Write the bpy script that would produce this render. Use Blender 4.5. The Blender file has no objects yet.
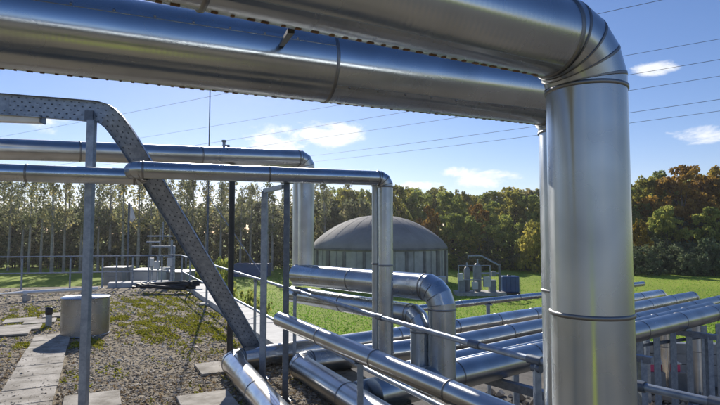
import bpy, math, random
import numpy as np
from mathutils import Vector, Matrix
sc = bpy.context.scene
col = sc.collection
R_ = math.radians

# ------------------------------------------------------------------ camera
FPX = 520.0                       # focal length in pixels of the 720-wide photograph
CAMH = 1.85
PITCH = math.atan(30.5 / FPX)
cd = bpy.data.cameras.new('camera'); cam = bpy.data.objects.new('camera', cd); col.objects.link(cam)
cd.sensor_width = 36.0; cd.lens = 36.0 * FPX / 720.0; cd.clip_start = 0.05; cd.clip_end = 6000
cam.location = (0, 0, CAMH); cam.rotation_euler = (math.pi / 2 + PITCH, 0, 0)
sc.camera = cam

# ------------------------------------------------------------------ sky, sun, exposure
SUN_AZ, SUN_EL = -14.0, 27.0      # degrees right of the view direction, above the horizon
w = bpy.data.worlds.new('World'); sc.world = w; w.use_nodes = True
nt = w.node_tree; nt.nodes.clear()
wo = nt.nodes.new('ShaderNodeOutputWorld'); bg = nt.nodes.new('ShaderNodeBackground')
sky = nt.nodes.new('ShaderNodeTexSky'); sky.sky_type = 'NISHITA'; sky.sun_disc = False
sky.sun_elevation = R_(SUN_EL); sky.sun_rotation = R_(SUN_AZ)
sky.altitude = 50; sky.air_density = 1.0; sky.dust_density = 0.08; sky.ozone_density = 3.5
tc = nt.nodes.new('ShaderNodeTexCoord')
sep = nt.nodes.new('ShaderNodeSeparateXYZ'); nt.links.new(tc.outputs['Generated'], sep.inputs[0])
def wmath(op, a, b=None, c=None):
    n = nt.nodes.new('ShaderNodeMath'); n.operation = op
    for i, x in enumerate((a, b, c)):
        if x is None: continue
        if isinstance(x, (int, float)): n.inputs[i].default_value = x
        else: nt.links.new(x, n.inputs[i])
    return n.outputs[0]
n1 = nt.nodes.new('ShaderNodeTexNoise'); n1.inputs['Scale'].default_value = 13.0
n1.inputs['Detail'].default_value = 8; n1.inputs['Roughness'].default_value = 0.62; n1.inputs['Distortion'].default_value = 0.3
mp = nt.nodes.new('ShaderNodeMapping'); mp.inputs['Scale'].default_value = (1.0, 1.0, 2.2)
nt.links.new(tc.outputs['Generated'], mp.inputs[0]); nt.links.new(mp.outputs[0], n1.inputs['Vector'])
azn = wmath('ARCTAN2', sep.outputs[0], sep.outputs[1]); eln = wmath('ARCSINE', sep.outputs[2])
# scattered small clouds: azimuth, elevation, half width, half height (degrees)
CLOUDS = [(-5.0, 10.8, 6.0, 1.5), (-9.0, 9.9, 4.5, 1.0), (14.5, 5.6, 4.5, 1.0), (10.8, 6.6, 2.2, .6), (29.5, 15.5, 2.0, .7), (34.0, 9.0, 2.8, .9), (7, 5.2, 2.5, .5),
          (-34.0, 10.5, 4.5, 1.0), (-31.0, 7.6, 5.0, .7), (-24, 7.4, 4.0, .6), (52.0, 12.0, 6.0, 1.4), (75.0, 9.0, 8.0, 1.6), (-60.0, 11.0, 8.0, 1.8), (-95.0, 9.0, 9.0, 1.5), (120.0, 12.0, 9.0, 1.8), (165.0, 9.0, 8.0, 1.5), (-150.0, 13.0, 9.0, 2.0)]
best = None
for (ca_, ce_, wa_, we_) in CLOUDS:
    dx_ = wmath('DIVIDE', wmath('SUBTRACT', azn, R_(ca_)), R_(wa_)); dy_ = wmath('DIVIDE', wmath('SUBTRACT', eln, R_(ce_)), R_(we_))
    m_ = wmath('SUBTRACT', 1.0, wmath('ADD', wmath('MULTIPLY', dx_, dx_), wmath('MULTIPLY', dy_, dy_)))
    best = m_ if best is None else wmath('MAXIMUM', best, m_)
dens = wmath('MULTIPLY_ADD', wmath('MAXIMUM', best, -1.5), 0.15, n1.outputs[0])
cm = nt.nodes.new('ShaderNodeMapRange'); cm.interpolation_type = 'SMOOTHSTEP'; cm.inputs[1].default_value = 0.49; cm.inputs[2].default_value = 0.72
cm.inputs[4].default_value = 0.9
nt.links.new(dens, cm.inputs[0])
mx = nt.nodes.new('ShaderNodeMix'); mx.data_type = 'RGBA'
nt.links.new(cm.outputs[0], mx.inputs[0]); hs = nt.nodes.new('ShaderNodeHueSaturation'); hs.inputs['Saturation'].default_value = 1.12
nt.links.new(sky.outputs[0], hs.inputs['Color']); tn_ = nt.nodes.new('ShaderNodeVectorMath'); tn_.operation = 'MULTIPLY'; tn_.inputs[1].default_value = (1.15, 0.97, 1.06)
nt.links.new(hs.outputs[0], tn_.inputs[0]); nt.links.new(tn_.outputs[0], mx.inputs[6])
mx.inputs[7].default_value = (9.5, 9.7, 10.0, 1)
nt.links.new(mx.outputs[2], bg.inputs[0]); bg.inputs[1].default_value = 0.082
nt.links.new(bg.outputs[0], wo.inputs[0])

az, el = R_(SUN_AZ), R_(SUN_EL)
SUNV = Vector((math.sin(az) * math.cos(el), math.cos(az) * math.cos(el), math.sin(el)))
ld = bpy.data.lights.new('sun', 'SUN'); sun = bpy.data.objects.new('sun', ld); col.objects.link(sun)
ld.energy = 4.8; ld.angle = R_(0.5); ld.color = (1.0, 0.93, 0.82)
sun.location = SUNV * 60; sun.rotation_euler = SUNV.to_track_quat('Z', 'Y').to_euler()
vs = sc.view_settings; vs.view_transform = 'Standard'; vs.look = 'None'; vs.exposure = 0.45; vs.gamma = 1
vs.use_curve_mapping = False
sc.cycles.max_bounces = 8; sc.cycles.glossy_bounces = 5; sc.cycles.diffuse_bounces = 3
sc.cycles.sample_clamp_indirect = 6.0

# ------------------------------------------------------------------ photograph geometry
cp, sp_ = math.cos(PITCH), math.sin(PITCH)
def ray(px, py):
    v = (px - 360.0) / FPX; u = (202.5 - py) / FPX
    return Vector((v, cp - u * sp_, sp_ + u * cp))
def atz(px, py, z):
    d = ray(px, py); return Vector((0, 0, CAMH)) + d * ((z - CAMH) / d.z)
def aty(px, py, y):
    d = ray(px, py); return Vector((0, 0, CAMH)) + d * (y / d.y)

# ------------------------------------------------------------------ materials
MATS = {}
def newmat(name):
    m = bpy.data.materials.new(name); m.use_nodes = True; t = m.node_tree
    b = t.nodes['Principled BSDF']; MATS[name] = m
    return m, t, b
def N(t, typ, **kw):
    n = t.nodes.new(typ)
    for k, v in kw.items():
        if k in n.inputs: n.inputs[k].default_value = v
        else: setattr(n, k, v)
    return n
def coords(t, scale=(1, 1, 1), rot=(0, 0, 0), kind='Object'):
    c = N(t, 'ShaderNodeTexCoord'); m = N(t, 'ShaderNodeMapping')
    m.inputs['Scale'].default_value = scale; m.inputs['Rotation'].default_value = rot
    t.links.new(c.outputs[kind], m.inputs[0]); return m.outputs[0]
def noise(t, vec, scale, detail=4, rough=0.55, dist=0.0):
    n = N(t, 'ShaderNodeTexNoise', Scale=scale, Detail=detail, Roughness=rough, Distortion=dist)
    t.links.new(vec, n.inputs['Vector']); return n.outputs[0]
def ramp(t, fac, stops):
    r = N(t, 'ShaderNodeValToRGB'); e = r.color_ramp.elements
    while len(e) < len(stops): e.new(0.5)
    for i, (p, c) in enumerate(stops):
        e[i].position = p; e[i].color = (*c, 1) if len(c) == 3 else c
    t.links.new(fac, r.inputs[0]); return r.outputs[0]
def g3(v): return (v, v, v)
def bump(t, b, h, strength, dist=0.01, prev=None):
    n = N(t, 'ShaderNodeBump', Strength=strength, Distance=dist)
    t.links.new(h, n.inputs['Height'])
    if prev is not None: t.links.new(prev, n.inputs['Normal'])
    t.links.new(n.outputs[0], b.inputs['Normal']); return n.outputs[0]

def metal(name, base, rough, dents=0.25, tint=(1, 1, 1), grime=0.35, spread=0.1, aniso=0.0, ribs=0.0):
    m, t, b = newmat(name)
    if aniso:                    # rolled sheet: reflections drawn out along the pipe's axis
        at_ = N(t, 'ShaderNodeAttribute'); at_.attribute_name = 'axis'
        t.links.new(at_.outputs['Vector'], b.inputs['Tangent']); b.inputs['Anisotropic'].default_value = aniso
    oc = coords(t); oi = N(t, 'ShaderNodeObjectInfo')
    add = N(t, 'ShaderNodeVectorMath', operation='ADD'); t.links.new(oc, add.inputs[0])
    sc_ = N(t, 'ShaderNodeVectorMath', operation='SCALE'); sc_.inputs[3].default_value = 17.0
    cx = N(t, 'ShaderNodeCombineXYZ')
    for i in range(3): t.links.new(oi.outputs['Random'], cx.inputs[i])
    t.links.new(cx.outputs[0], sc_.inputs[0]); t.links.new(sc_.outputs[0], add.inputs[1])
    v = add.outputs[0]
    stain = noise(t, v, 2.2, 3, 0.55)
    lo = tuple(base * (1 - grime) * c for c in tint); hi = tuple(base * c for c in tint)
    cr = ramp(t, stain, [(0.30, lo), (0.55, hi), (1.0, hi)])
    # every sheet comes from a slightly different batch
    mr = N(t, 'ShaderNodeMapRange'); mr.inputs[3].default_value = 1 - spread; mr.inputs[4].default_value = 1.0
    t.links.new(oi.outputs['Random'], mr.inputs[0])
    mul = N(t, 'ShaderNodeVectorMath', operation='SCALE'); t.links.new(cr, mul.inputs[0]); t.links.new(mr.outputs[0], mul.inputs[3])
    t.links.new(mul.outputs[0], b.inputs['Base Color'])
    b.inputs['Metallic'].default_value = 1.0
    rr = N(t, 'ShaderNodeMapRange'); rr.inputs[1].default_value = 0.3; rr.inputs[2].default_value = 0.7
    rr.inputs[3].default_value = rough + 0.06; rr.inputs[4].default_value = rough - 0.02
    t.links.new(noise(t, v, 5.0, 2, 0.5), rr.inputs[0]); t.links.new(rr.outputs[0], b.inputs['Roughness'])
    n = bump(t, b, noise(t, v, 2.2, 2, 0.5), dents, 0.02)
    n = bump(t, b, noise(t, v, 60.0, 3, 0.6), 0.015, 0.004, n)
    if ribs:                     # shallow rolled ribs round the pipe, 20 mm apart
        ax_ = N(t, 'ShaderNodeAttribute'); ax_.attribute_name = 'axis'
        dt = N(t, 'ShaderNodeVectorMath', operation='DOT_PRODUCT'); t.links.new(oc, dt.inputs[0]); t.links.new(ax_.outputs['Vector'], dt.inputs[1])
        ml_ = N(t, 'ShaderNodeMath', operation='MULTIPLY'); t.links.new(dt.outputs['Value'], ml_.inputs[0]); ml_.inputs[1].default_value = 2 * math.pi / 0.02
        sn = N(t, 'ShaderNodeMath', operation='SINE'); t.links.new(ml_.outputs[0], sn.inputs[0])
        bump(t, b, sn.outputs[0], ribs, 0.0005, n)
    return m
metal('cladding', 0.60, 0.26, 0.13, (0.87, 0.94, 1.0), 0.26, 0.1, 0.78)
metal('cladding_ribbed', 0.60, 0.25, 0.13, (0.88, 0.945, 1.0), 0.26, 0.1, 0.78, 0.17)
metal('cladding_soft', 0.62, 0.29, 0.16, (0.93, 0.97, 1.0), 0.25, 0.1, 0.78)
metal('cladding_crumpled', 0.70, 0.22, 0.9, (1.0, 0.99, 0.97), 0.25)
metal('cladding_dark', 0.56, 0.29, 0.10, (0.88, 0.95, 1.0), 0.25, 0.1, 0.85)
metal('band', 0.28, 0.42, 0.1, (1, 1, 1), 0.4)
metal('stainless', 0.36, 0.25, 0.06, (0.97, 0.985, 1.0), 0.3, 0.1, 0.85)

def dielectric(name, c1, c2, scale, rough=0.85, bs=0.3, bscale=30, bd=0.01, metallic=0.0, detail=6, stops=(0.35, 0.65)):
    m, t, b = newmat(name); v = coords(t)
    t.links.new(ramp(t, noise(t, v, scale, detail, 0.65), [(stops[0], c1), (stops[1], c2)]), b.inputs['Base Color'])
    b.inputs['Roughness'].default_value = rough; b.inputs['Metallic'].default_value = metallic
    if bs: bump(t, b, noise(t, v, bscale, 4, 0.6), bs, bd)
    return m
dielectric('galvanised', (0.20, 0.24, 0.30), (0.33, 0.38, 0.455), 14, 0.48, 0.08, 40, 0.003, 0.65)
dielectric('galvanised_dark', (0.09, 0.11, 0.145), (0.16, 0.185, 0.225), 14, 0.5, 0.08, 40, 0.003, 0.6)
dielectric('black_paint', (0.012, 0.013, 0.016), (0.022, 0.023, 0.027), 10, 0.45, 0.1, 30, 0.003)
dielectric('concrete', (0.30, 0.29, 0.27), (0.48, 0.47, 0.44), 4, 0.9, 0.4, 45, 0.006)
dielectric('coping', (0.42, 0.42, 0.41), (0.60, 0.60, 0.585), 3, 0.85, 0.3, 45, 0.005)
dielectric('slab', (0.17, 0.15, 0.12), (0.48, 0.445, 0.395), 3.5, 0.92, 0.5, 60, 0.006, detail=9)
dielectric('tank_wall', (0.28, 0.285, 0.275), (0.46, 0.46, 0.445), 0.9, 0.85, 0.2, 8, 0.02)
dielectric('tank_pier', (0.10, 0.102, 0.105), (0.20, 0.20, 0.205), 0.9, 0.85, 0.2, 8, 0.02)
dielectric('dome', (0.19, 0.185, 0.18), (0.30, 0.29, 0.275), 0.45, 0.85, 0.25, 2, 0.05, detail=9)
dielectric('white_plastic', (0.66, 0.67, 0.68), (0.78, 0.79, 0.80), 5, 0.4, 0.05, 20, 0.003)
dielectric('grey_box', (0.16, 0.18, 0.20), (0.24, 0.26, 0.28), 2, 0.5, 0.1, 10, 0.01)
dielectric('pale_box', (0.45, 0.47, 0.48), (0.55, 0.57, 0.58), 2, 0.5, 0.1, 10, 0.01)
dielectric('blue_plastic', (0.015, 0.065, 0.19), (0.022, 0.085, 0.24), 2, 0.4, 0.05, 10, 0.01)
dielectric('pink_plastic', (0.45, 0.04, 0.14), (0.60, 0.08, 0.20), 5, 0.45, 0.05, 10, 0.01)
dielectric('black_hose', (0.014, 0.014, 0.015), (0.030, 0.030, 0.031), 12, 0.6, 0.2, 40, 0.005)
dielectric('glint_brown', (0.12, 0.065, 0.035), (0.26, 0.16, 0.09), 4, 0.9, 0.4, 20, 0.02)  # colour of the painted rib glints under the big pipes
dielectric('yard', (0.075, 0.07, 0.062), (0.17, 0.155, 0.135), 1.4, 0.95, 0.6, 14, 0.03, detail=10)
dielectric('roof_bed', (0.15, 0.118, 0.075), (0.34, 0.285, 0.20), 6.0, 0.97, 0.9, 28, 0.03, detail=10)
dielectric('wire', (0.03, 0.03, 0.034), (0.05, 0.05, 0.055), 1, 0.5, 0)
dielectric('bark', (0.055, 0.045, 0.036), (0.13, 0.115, 0.10), 3, 0.95, 0.5, 9, 0.03)
dielectric('pale_bark', (0.22, 0.21, 0.19), (0.38, 0.365, 0.335), 3, 0.95, 0.4, 9, 0.03)
dielectric('lamp_cover', (0.62, 0.62, 0.60), (0.72, 0.72, 0.70), 6, 0.35, 0.02, 20, 0.003)

def toned(name, stops, rough=0.9, bs=0.0, trans=0.0, objvar=0.0):
    """colour chosen per face by the 'tone' attribute (stones, leaves, blades), a shift per object"""
    m, t, b = newmat(name)
    a = N(t, 'ShaderNodeAttribute'); a.attribute_name = 'tone'
    fac = a.outputs['Fac']
    if objvar:
        oi = N(t, 'ShaderNodeObjectInfo')
        ma = N(t, 'ShaderNodeMath', operation='MULTIPLY_ADD'); t.links.new(oi.outputs['Random'], ma.inputs[0])
        ma.inputs[1].default_value = objvar; t.links.new(fac, ma.inputs[2])
        mb = N(t, 'ShaderNodeMath', operation='SUBTRACT'); t.links.new(ma.outputs[0], mb.inputs[0]); mb.inputs[1].default_value = objvar / 2
        fac = mb.outputs[0]
    c = ramp(t, fac, stops)
    t.links.new(c, b.inputs['Base Color']); b.inputs['Roughness'].default_value = rough
    b.inputs['Specular IOR Level'].default_value = 0.25
    if trans:
        tr = N(t, 'ShaderNodeBsdfTranslucent'); t.links.new(c, tr.inputs[0])
        ms = N(t, 'ShaderNodeMixShader'); ms.inputs[0].default_value = trans
        t.links.new(b.outputs[0], ms.inputs[1]); t.links.new(tr.outputs[0], ms.inputs[2])
        t.links.new(ms.outputs[0], t.nodes['Material Output'].inputs[0])
    return m
toned('stones', [(0.0, (0.11, 0.09, 0.066)), (0.45, (0.36, 0.305, 0.235)), (0.8, (0.54, 0.485, 0.40)), (1.0, (0.66, 0.60, 0.51))])
toned('litter', [(0.0, (0.16, 0.10, 0.05)), (0.5, (0.34, 0.24, 0.13)), (1.0, (0.52, 0.42, 0.26))], 0.9, 0, 0.2)
toned('sedum', [(0.0, (0.10, 0.11, 0.014)), (0.5, (0.28, 0.29, 0.03)), (1.0, (0.46, 0.42, 0.06))], 0.8, 0, 0.3)
toned('grass_blades', [(0.0, (0.1013, 0.2228, 0.0243)), (0.6, (0.2025, 0.405, 0.0405)), (1.0, (0.405, 0.567, 0.1013))], 0.7, 0, 0.45)
LS = 0.52
toned('leaf_poplar', [(0.0, (0.1248, 0.1462, 0.0837)), (0.5, (0.2357, 0.2524, 0.1255)), (0.85, (0.4159, 0.3719, 0.1644)), (1.0, (0.6, 0.4782, 0.1793))], 0.7, 0, LS, 0.35)
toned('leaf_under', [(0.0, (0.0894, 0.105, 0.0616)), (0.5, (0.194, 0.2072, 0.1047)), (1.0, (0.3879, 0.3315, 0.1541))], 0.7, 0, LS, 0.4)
toned('leaf_green', [(0.0, (0.1291, 0.1724, 0.0494)), (0.5, (0.2765, 0.3249, 0.0776)), (1.0, (0.5534, 0.5354, 0.1234))], 0.7, 0, LS, 0.3)
toned('leaf_olive', [(0.0, (0.1212, 0.1357, 0.0354)), (0.5, (0.3032, 0.2972, 0.0656)), (1.0, (0.5762, 0.4813, 0.101))], 0.7, 0, LS, 0.3)
toned('leaf_yellow', [(0.0, (0.1296, 0.108, 0.0173)), (0.5, (0.3456, 0.2448, 0.0317)), (1.0, (0.576, 0.4176, 0.072))], 0.7, 0, LS, 0.2)
toned('leaf_orange', [(0.0, (0.14, 0.085, 0.02)), (0.5, (0.30, 0.175, 0.035)), (1.0, (0.46, 0.30, 0.06))], 0.7, 0, LS, 0.25)
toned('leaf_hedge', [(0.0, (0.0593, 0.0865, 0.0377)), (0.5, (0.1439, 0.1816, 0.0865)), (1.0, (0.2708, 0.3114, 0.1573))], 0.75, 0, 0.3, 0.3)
def field_mat():
    m, t, b = newmat('grass_ground'); v = coords(t)
    a = noise(t, v, 0.10, 6, 0.6); c = noise(t, v, 2.5, 8, 0.7)
    mm = N(t, 'ShaderNodeMath', operation='MULTIPLY_ADD'); t.links.new(a, mm.inputs[0]); mm.inputs[1].default_value = 0.5
    m2 = N(t, 'ShaderNodeMath', operation='MULTIPLY'); t.links.new(c, m2.inputs[0]); m2.inputs[1].default_value = 0.5
    t.links.new(m2.outputs[0], mm.inputs[2])
    t.links.new(ramp(t, mm.outputs[0], [(0.32, (0.16, 0.235, 0.026)), (0.52, (0.245, 0.32, 0.038)), (0.70, (0.33, 0.38, 0.06))]), b.inputs['Base Color'])
    b.inputs['Roughness'].default_value = 0.9; b.inputs['Specular IOR Level'].default_value = 0.1
    bump(t, b, noise(t, v, 9, 6, 0.7), 0.7, 0.08)
field_mat()

# ------------------------------------------------------------------ mesh helpers
def tag(o, label=None, cat=None, group=None, kind=None):
    if label: o['label'] = label
    if cat: o['category'] = cat
    if group: o['group'] = group
    if kind: o['kind'] = kind
    return o
def empty(name, loc, label, cat, group=None):
    o = bpy.data.objects.new(name, None); o.location = loc; o.empty_display_size = 0.1
    col.objects.link(o); return tag(o, label, cat, group)
class MB:
    """collects shapes given in world coordinates; build() links them as ONE mesh object"""
    def __init__(s): s.v = []; s.f = []; s.sm = []; s.ax = {}
    def add(s, verts, faces, smooth=False, axis=None):
        b = len(s.v); s.v += [tuple(x) for x in verts]
        if axis is not None:
            for i in range(b, len(s.v)): s.ax[i] = tuple(axis)
        s.f += [tuple(i + b for i in f) for f in faces]; s.sm += [smooth] * len(faces)
        return s
    def box(s, c, size, ax=None):
        """box centred at c; ax = 3 axes (columns) as Vectors"""
        c = Vector(c); ax = ax or (Vector((1, 0, 0)), Vector((0, 1, 0)), Vector((0, 0, 1)))
        h = [ax[i] * (size[i] / 2) for i in range(3)]
        vs_ = [c + h[0] * a + h[1] * b + h[2] * d for d in (-1, 1) for b in (-1, 1) for a in (-1, 1)]
        return s.add(vs_, [(0, 2, 3, 1), (4, 5, 7, 6), (0, 1, 5, 4), (2, 6, 7, 3), (0, 4, 6, 2), (1, 3, 7, 5)], False, ax[0])
    def bar(s, p, q, wd, ht, up=Vector((0, 0, 1))):
        p, q = Vector(p), Vector(q); d = (q - p); L = d.length; d.normalize()
        if abs(d.dot(up)) > 0.99: up = Vector((0, 1, 0))
        sd = d.cross(up).normalized(); u = sd.cross(d).normalized()
        return s.box((p + q) / 2, (L, wd, ht), (d, sd, u))
    def tube(s, p, q, r, n=16, r2=None, caps=True):
        p, q = Vector(p), Vector(q); d = (q - p).normalized(); a, b = basis(d); r2 = r if r2 is None else r2
        vv = [p + (a * math.cos(k * 2 * math.pi / n) + b * math.sin(k * 2 * math.pi / n)) * r for k in range(n)]
        vv += [q + (a * math.cos(k * 2 * math.pi / n) + b * math.sin(k * 2 * math.pi / n)) * r2 for k in range(n)]
        s.add(vv, [(k, (k + 1) % n, n + (k + 1) % n, n + k) for k in range(n)], True)
        if caps:
            s.add(vv[:n], [tuple(reversed(range(n)))]); s.add(vv[n:], [tuple(range(n))])
        return s
    def path(s, pts, r, n=8):
        pts = [Vector(p) for p in pts]; m = len(pts); vv = []; a = None
        for i, p in enumerate(pts):
            d = (pts[min(i + 1, m - 1)] - pts[max(i - 1, 0)]).normalized()
            if a is None: a, b = basis(d)
            else:
                a = (a - d * a.dot(d)).normalized(); b = d.cross(a)
            rr = r[i] if isinstance(r, (list, tuple)) else r
            vv += [p + (a * math.cos(k * 2 * math.pi / n) + b * math.sin(k * 2 * math.pi / n)) * rr for k in range(n)]
        ff = [(i * n + k, i * n + (k + 1) % n, (i + 1) * n + (k + 1) % n, (i + 1) * n + k) for i in range(m - 1) for k in range(n)]
        s.add(vv, ff, True); s.add(vv[:n], [tuple(reversed(range(n)))]); s.add(vv[-n:], [tuple(range(n))])
        return s
    def lathe(s, base, prof, n=32, ax=Vector((0, 0, 1)), smooth=True, capt=False, capb=False):
        base = Vector(base); a, b = basis(ax); vv = []
        for r, h in prof:
            vv += [base + ax * h + (a * math.cos(k * 2 * math.pi / n) + b * math.sin(k * 2 * math.pi / n)) * r for k in range(n)]
        m = len(prof)
        s.add(vv, [(i * n + k, i * n + (k + 1) % n, (i + 1) * n + (k + 1) % n, (i + 1) * n + k) for i in range(m - 1) for k in range(n)], smooth, ax)
        if capt: s.add(vv[-n:], [tuple(range(n))])
        if capb: s.add(vv[:n], [tuple(reversed(range(n)))])
        return s
    def build(s, name, mat, parent=None, loc=None, bevel=0.0, **kw):
        off = Vector(loc) if loc is not None else Vector((0, 0, 0))
        if parent is not None:
            p = parent
            while p.parent is not None: p = p.parent
            off = Vector(p.location)
        me = bpy.data.meshes.new(name)
        me.from_pydata([(x[0] - off.x, x[1] - off.y, x[2] - off.z) for x in s.v], [], s.f)
        me.polygons.foreach_set('use_smooth', s.sm); me.materials.append(MATS[mat]); me.update()
        if s.ax:
            at_ = me.attributes.new('axis', 'FLOAT_VECTOR', 'POINT')
            at_.data.foreach_set('vector', [c for i in range(len(s.v)) for c in s.ax.get(i, (0, 0, 1))])
        o = bpy.data.objects.new(name, me); col.objects.link(o)
        if parent is not None: o.parent = parent
        else: o.location = off
        if bevel:
            bm = o.modifiers.new('bevel', 'BEVEL'); bm.width = bevel; bm.segments = 2; bm.limit_method = 'ANGLE'
        return tag(o, **kw)
def basis(d):
    d = Vector(d).normalized()
    h = Vector((0, 0, 1)) if abs(d.z) < 0.9 else Vector((0, 1, 0))
    a = d.cross(h).normalized(); b = a.cross(d).normalized()      # b points up for level pipes
    return a, -b if False else b

def np_mesh(name, verts, faces_n, mat, tones=None, parent=None, loc=(0, 0, 0)):
    """verts (M,3) already grouped: consecutive faces_n vertices form a face"""
    M = len(verts); nf = M // faces_n
    me = bpy.data.meshes.new(name)
    me.vertices.add(M); me.vertices.foreach_set('co', np.asarray(verts, np.float32).ravel())
    me.loops.add(M); me.loops.foreach_set('vertex_index', np.arange(M, dtype=np.int32))
    me.polygons.add(nf); me.polygons.foreach_set('loop_start', np.arange(0, M, faces_n, dtype=np.int32))
    me.polygons.foreach_set('loop_total', np.full(nf, faces_n, np.int32))
    if tones is not None:
        at = me.attributes.new('tone', 'FLOAT', 'FACE'); at.data.foreach_set('value', np.asarray(tones, np.float32))
    me.materials.append(MATS[mat]); me.update(calc_edges=True)
    o = bpy.data.objects.new(name, me); col.objects.link(o); o.location = loc
    if parent is not None: o.parent = parent
    return o

# ------------------------------------------------------------------ insulated pipe builder
def pipe_run(name, label, pts, R, cat='pipe', mat='cladding', sec=1.1, bend=1.25, gores=4, n=48,
             band='band', bw=0.022, seam=None, screws=False, capstart=False, capend=False, phase=0.5, group=None, rib_glints=None):
    """clad pipe through pts: one sheet per section, a band over each joint, mitred elbows at the corners"""
    pts = [Vector(p) for p in pts]
    low = min(pts, key=lambda p: p.z)
    root = empty(name, low, label, cat, group)
    m = len(pts); tan = [0.0] * m; elbows = {}
    for i in range(1, m - 1):
        a = (pts[i - 1] - pts[i]).normalized(); b = (pts[i + 1] - pts[i]).normalized()
        th = math.pi - a.angle(b)
        if th < 0.02: continue
        tan[i] = bend * R * 2 * 0.5 * math.tan(th / 2) * 1.0
        elbows[i] = (a, b, th)
    for i in range(m - 1):
        d = (pts[i + 1] - pts[i]).normalized()
        p, q = pts[i] + d * tan[i], pts[i + 1] - d * tan[i + 1]
        L = (q - p).length; k = max(1, int(round(L / sec)))
        a, b = basis(d)
        for j in range(k):
            s0, s1 = p + d * (L * j / k), p + d * (L * (j + 1) / k)
            mb = MB(); nn = max(2, int((s1 - s0).length / 0.25))
            prof = [(R, (s1 - s0).length * x / nn) for x in range(nn + 1)]
            mb.lathe(s0, prof, n, d)
            if capstart and i == 0 and j == 0:
                mb.lathe(s0 - d * R * 0.06, [(R * 0.001, 0), (R * 0.75, 0.0), (R, R * 0.06)], n, d)
            if capend and i == m - 2 and j == k - 1:
                mb.lathe(s1, [(R, 0), (R * 0.75, R * 0.06), (R * 0.001, R * 0.06)], n, d)
            so = mb.build('cladding_sheet', 'cladding' if mat == 'cladding_ribbed' and abs(d.z) > 0.5 else mat, root)
            if seam is not None and abs(d.z) < 0.5:
                an = seam[min(i, len(seam) - 1)] if isinstance(seam, tuple) else seam
                rd = a * math.cos(an) + b * math.sin(an); tg = d.cross(rd)
                sm = MB().box((s0 + s1) / 2 + rd * (R + 0.0004), ((s1 - s0).length - bw * 1.2, 0.016, 0.003), (d, tg, rd))
                sm.build('lap_seam', mat, so)
                if screws:
                    c = MB(); ns = int((s1 - s0).length / 0.14)
                    for x in range(ns):
                        c.lathe(s0 + d * (0.07 + 0.14 * x) + rd * (R + 0.001), [(0.0055, 0), (0.0055, 0.0025), (0.004, 0.005), (0.0001, 0.005)], 8, rd)
                    c.build('screw_row', 'band', so, kind='stuff')
            if rib_glints is not None and abs(d.z) < 0.5:
                rd = a * math.cos(rib_glints) + b * math.sin(rib_glints); tg = d.cross(rd); c = MB(); x = 0.03
                while x < (s1 - s0).length - 0.03:
                    c.box(s0 + d * x + rd * (R + 0.001), (random.uniform(0.008, 0.022), 0.012, 0.0035), (d, tg, rd)); x += random.uniform(0.036, 0.052)
                c.build('glint_row', 'glint_brown', so, kind='stuff')  # brown tabs imitating sun glints on the ribs along the lower edge
            if j > 0 or (i > 0) :
                c0 = s0
                bb = MB().lathe(c0 - d * bw / 2, [(R * 1.001, 0), (R + 0.0045, bw * 0.15), (R + 0.0045, bw * 0.85), (R * 1.001, bw)], n, d)
                bb.build('joint_band', band, root)
        if i < m - 2 and tan[i + 1] > 0:
            bb = MB().lathe(q - d * bw / 2, [(R * 1.001, 0), (R + 0.0045, bw * 0.15), (R + 0.0045, bw * 0.85), (R * 1.001, bw)], n, d)
            bb.build('joint_band', band, root)
    for i, (a, b, th) in elbows.items():
        # mitred elbow: straight gores between mitre planes through the bend centre
        p0 = pts[i] + a * tan[i]; p1 = pts[i] + b * tan[i]
        ce = pts[i] + (a + b).normalized() * (tan[i] / math.sin(th / 2) if False else math.hypot(tan[i], tan[i] / math.tan(th / 2)))
        rc = tan[i] / math.tan(th / 2)
        e0 = (p0 - ce).normalized(); d0 = -a
        axis = e0.cross(d0).normalized()
        g = max(2, int(round(gores * th / (math.pi / 2))))
        # mitre angles: half gores at the ends
        ang = [0.0] + [th * (x + 0.5) / g for x in range(g)] + [th]
        mid = [0.0] + [th * (x + 1) / g for x in range(g - 1)] + [th]   # direction angle of each piece
        mb = MB(); sd = MB()
        def ring(mit, dirang, rad):
            # intersect the cylinder with direction at dirang with the mitre plane at angle mit
            rot = Matrix.Rotation(dirang, 3, axis); e = rot @ e0; dd = rot @ d0
            c = ce + e * rc
            rm = Matrix.Rotation(mit, 3, axis); pn = rm @ d0
            out = []
            for k in range(n):
                t_ = 2 * math.pi * k / n
                o = c + (e * math.cos(t_) + axis * math.sin(t_)) * rad
                s_ = (ce - o).dot(pn) / dd.dot(pn)
                out.append(o + dd * s_)
            return out
        pieces = [(ang[x], ang[x + 1], mid[x]) for x in range(len(ang) - 1)]
        for (m0, m1, da) in pieces:
            r0, r1 = ring(m0, da, R), ring(m1, da, R)
            mb.add(r0 + r1, [(k, n + k, n + (k + 1) % n, (k + 1) % n) for k in range(n)], True, Matrix.Rotation(da, 3, axis) @ d0)
        eo = mb.build('elbow', 'cladding' if mat == 'cladding_ribbed' else mat, root)
        for x in range(1, len(ang) - 1):
            dm = (mid[x - 1] + mid[x]) / 2; wv = 0.006 / max(rc, 0.05)
            c0, c1, c2, c3 = ring(ang[x] - wv, dm, R), ring(ang[x] - wv * .6, dm, R + 0.0035), ring(ang[x] + wv * .6, dm, R + 0.0035), ring(ang[x] + wv, dm, R)
            for A_, B_ in ((c0, c1), (c1, c2), (c2, c3)):
                sd.add(A_ + B_, [(k, n + k, n + (k + 1) % n, (k + 1) % n) for k in range(n)], True)
        sd.build('gore_seams', band, eo)
    return root

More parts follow.
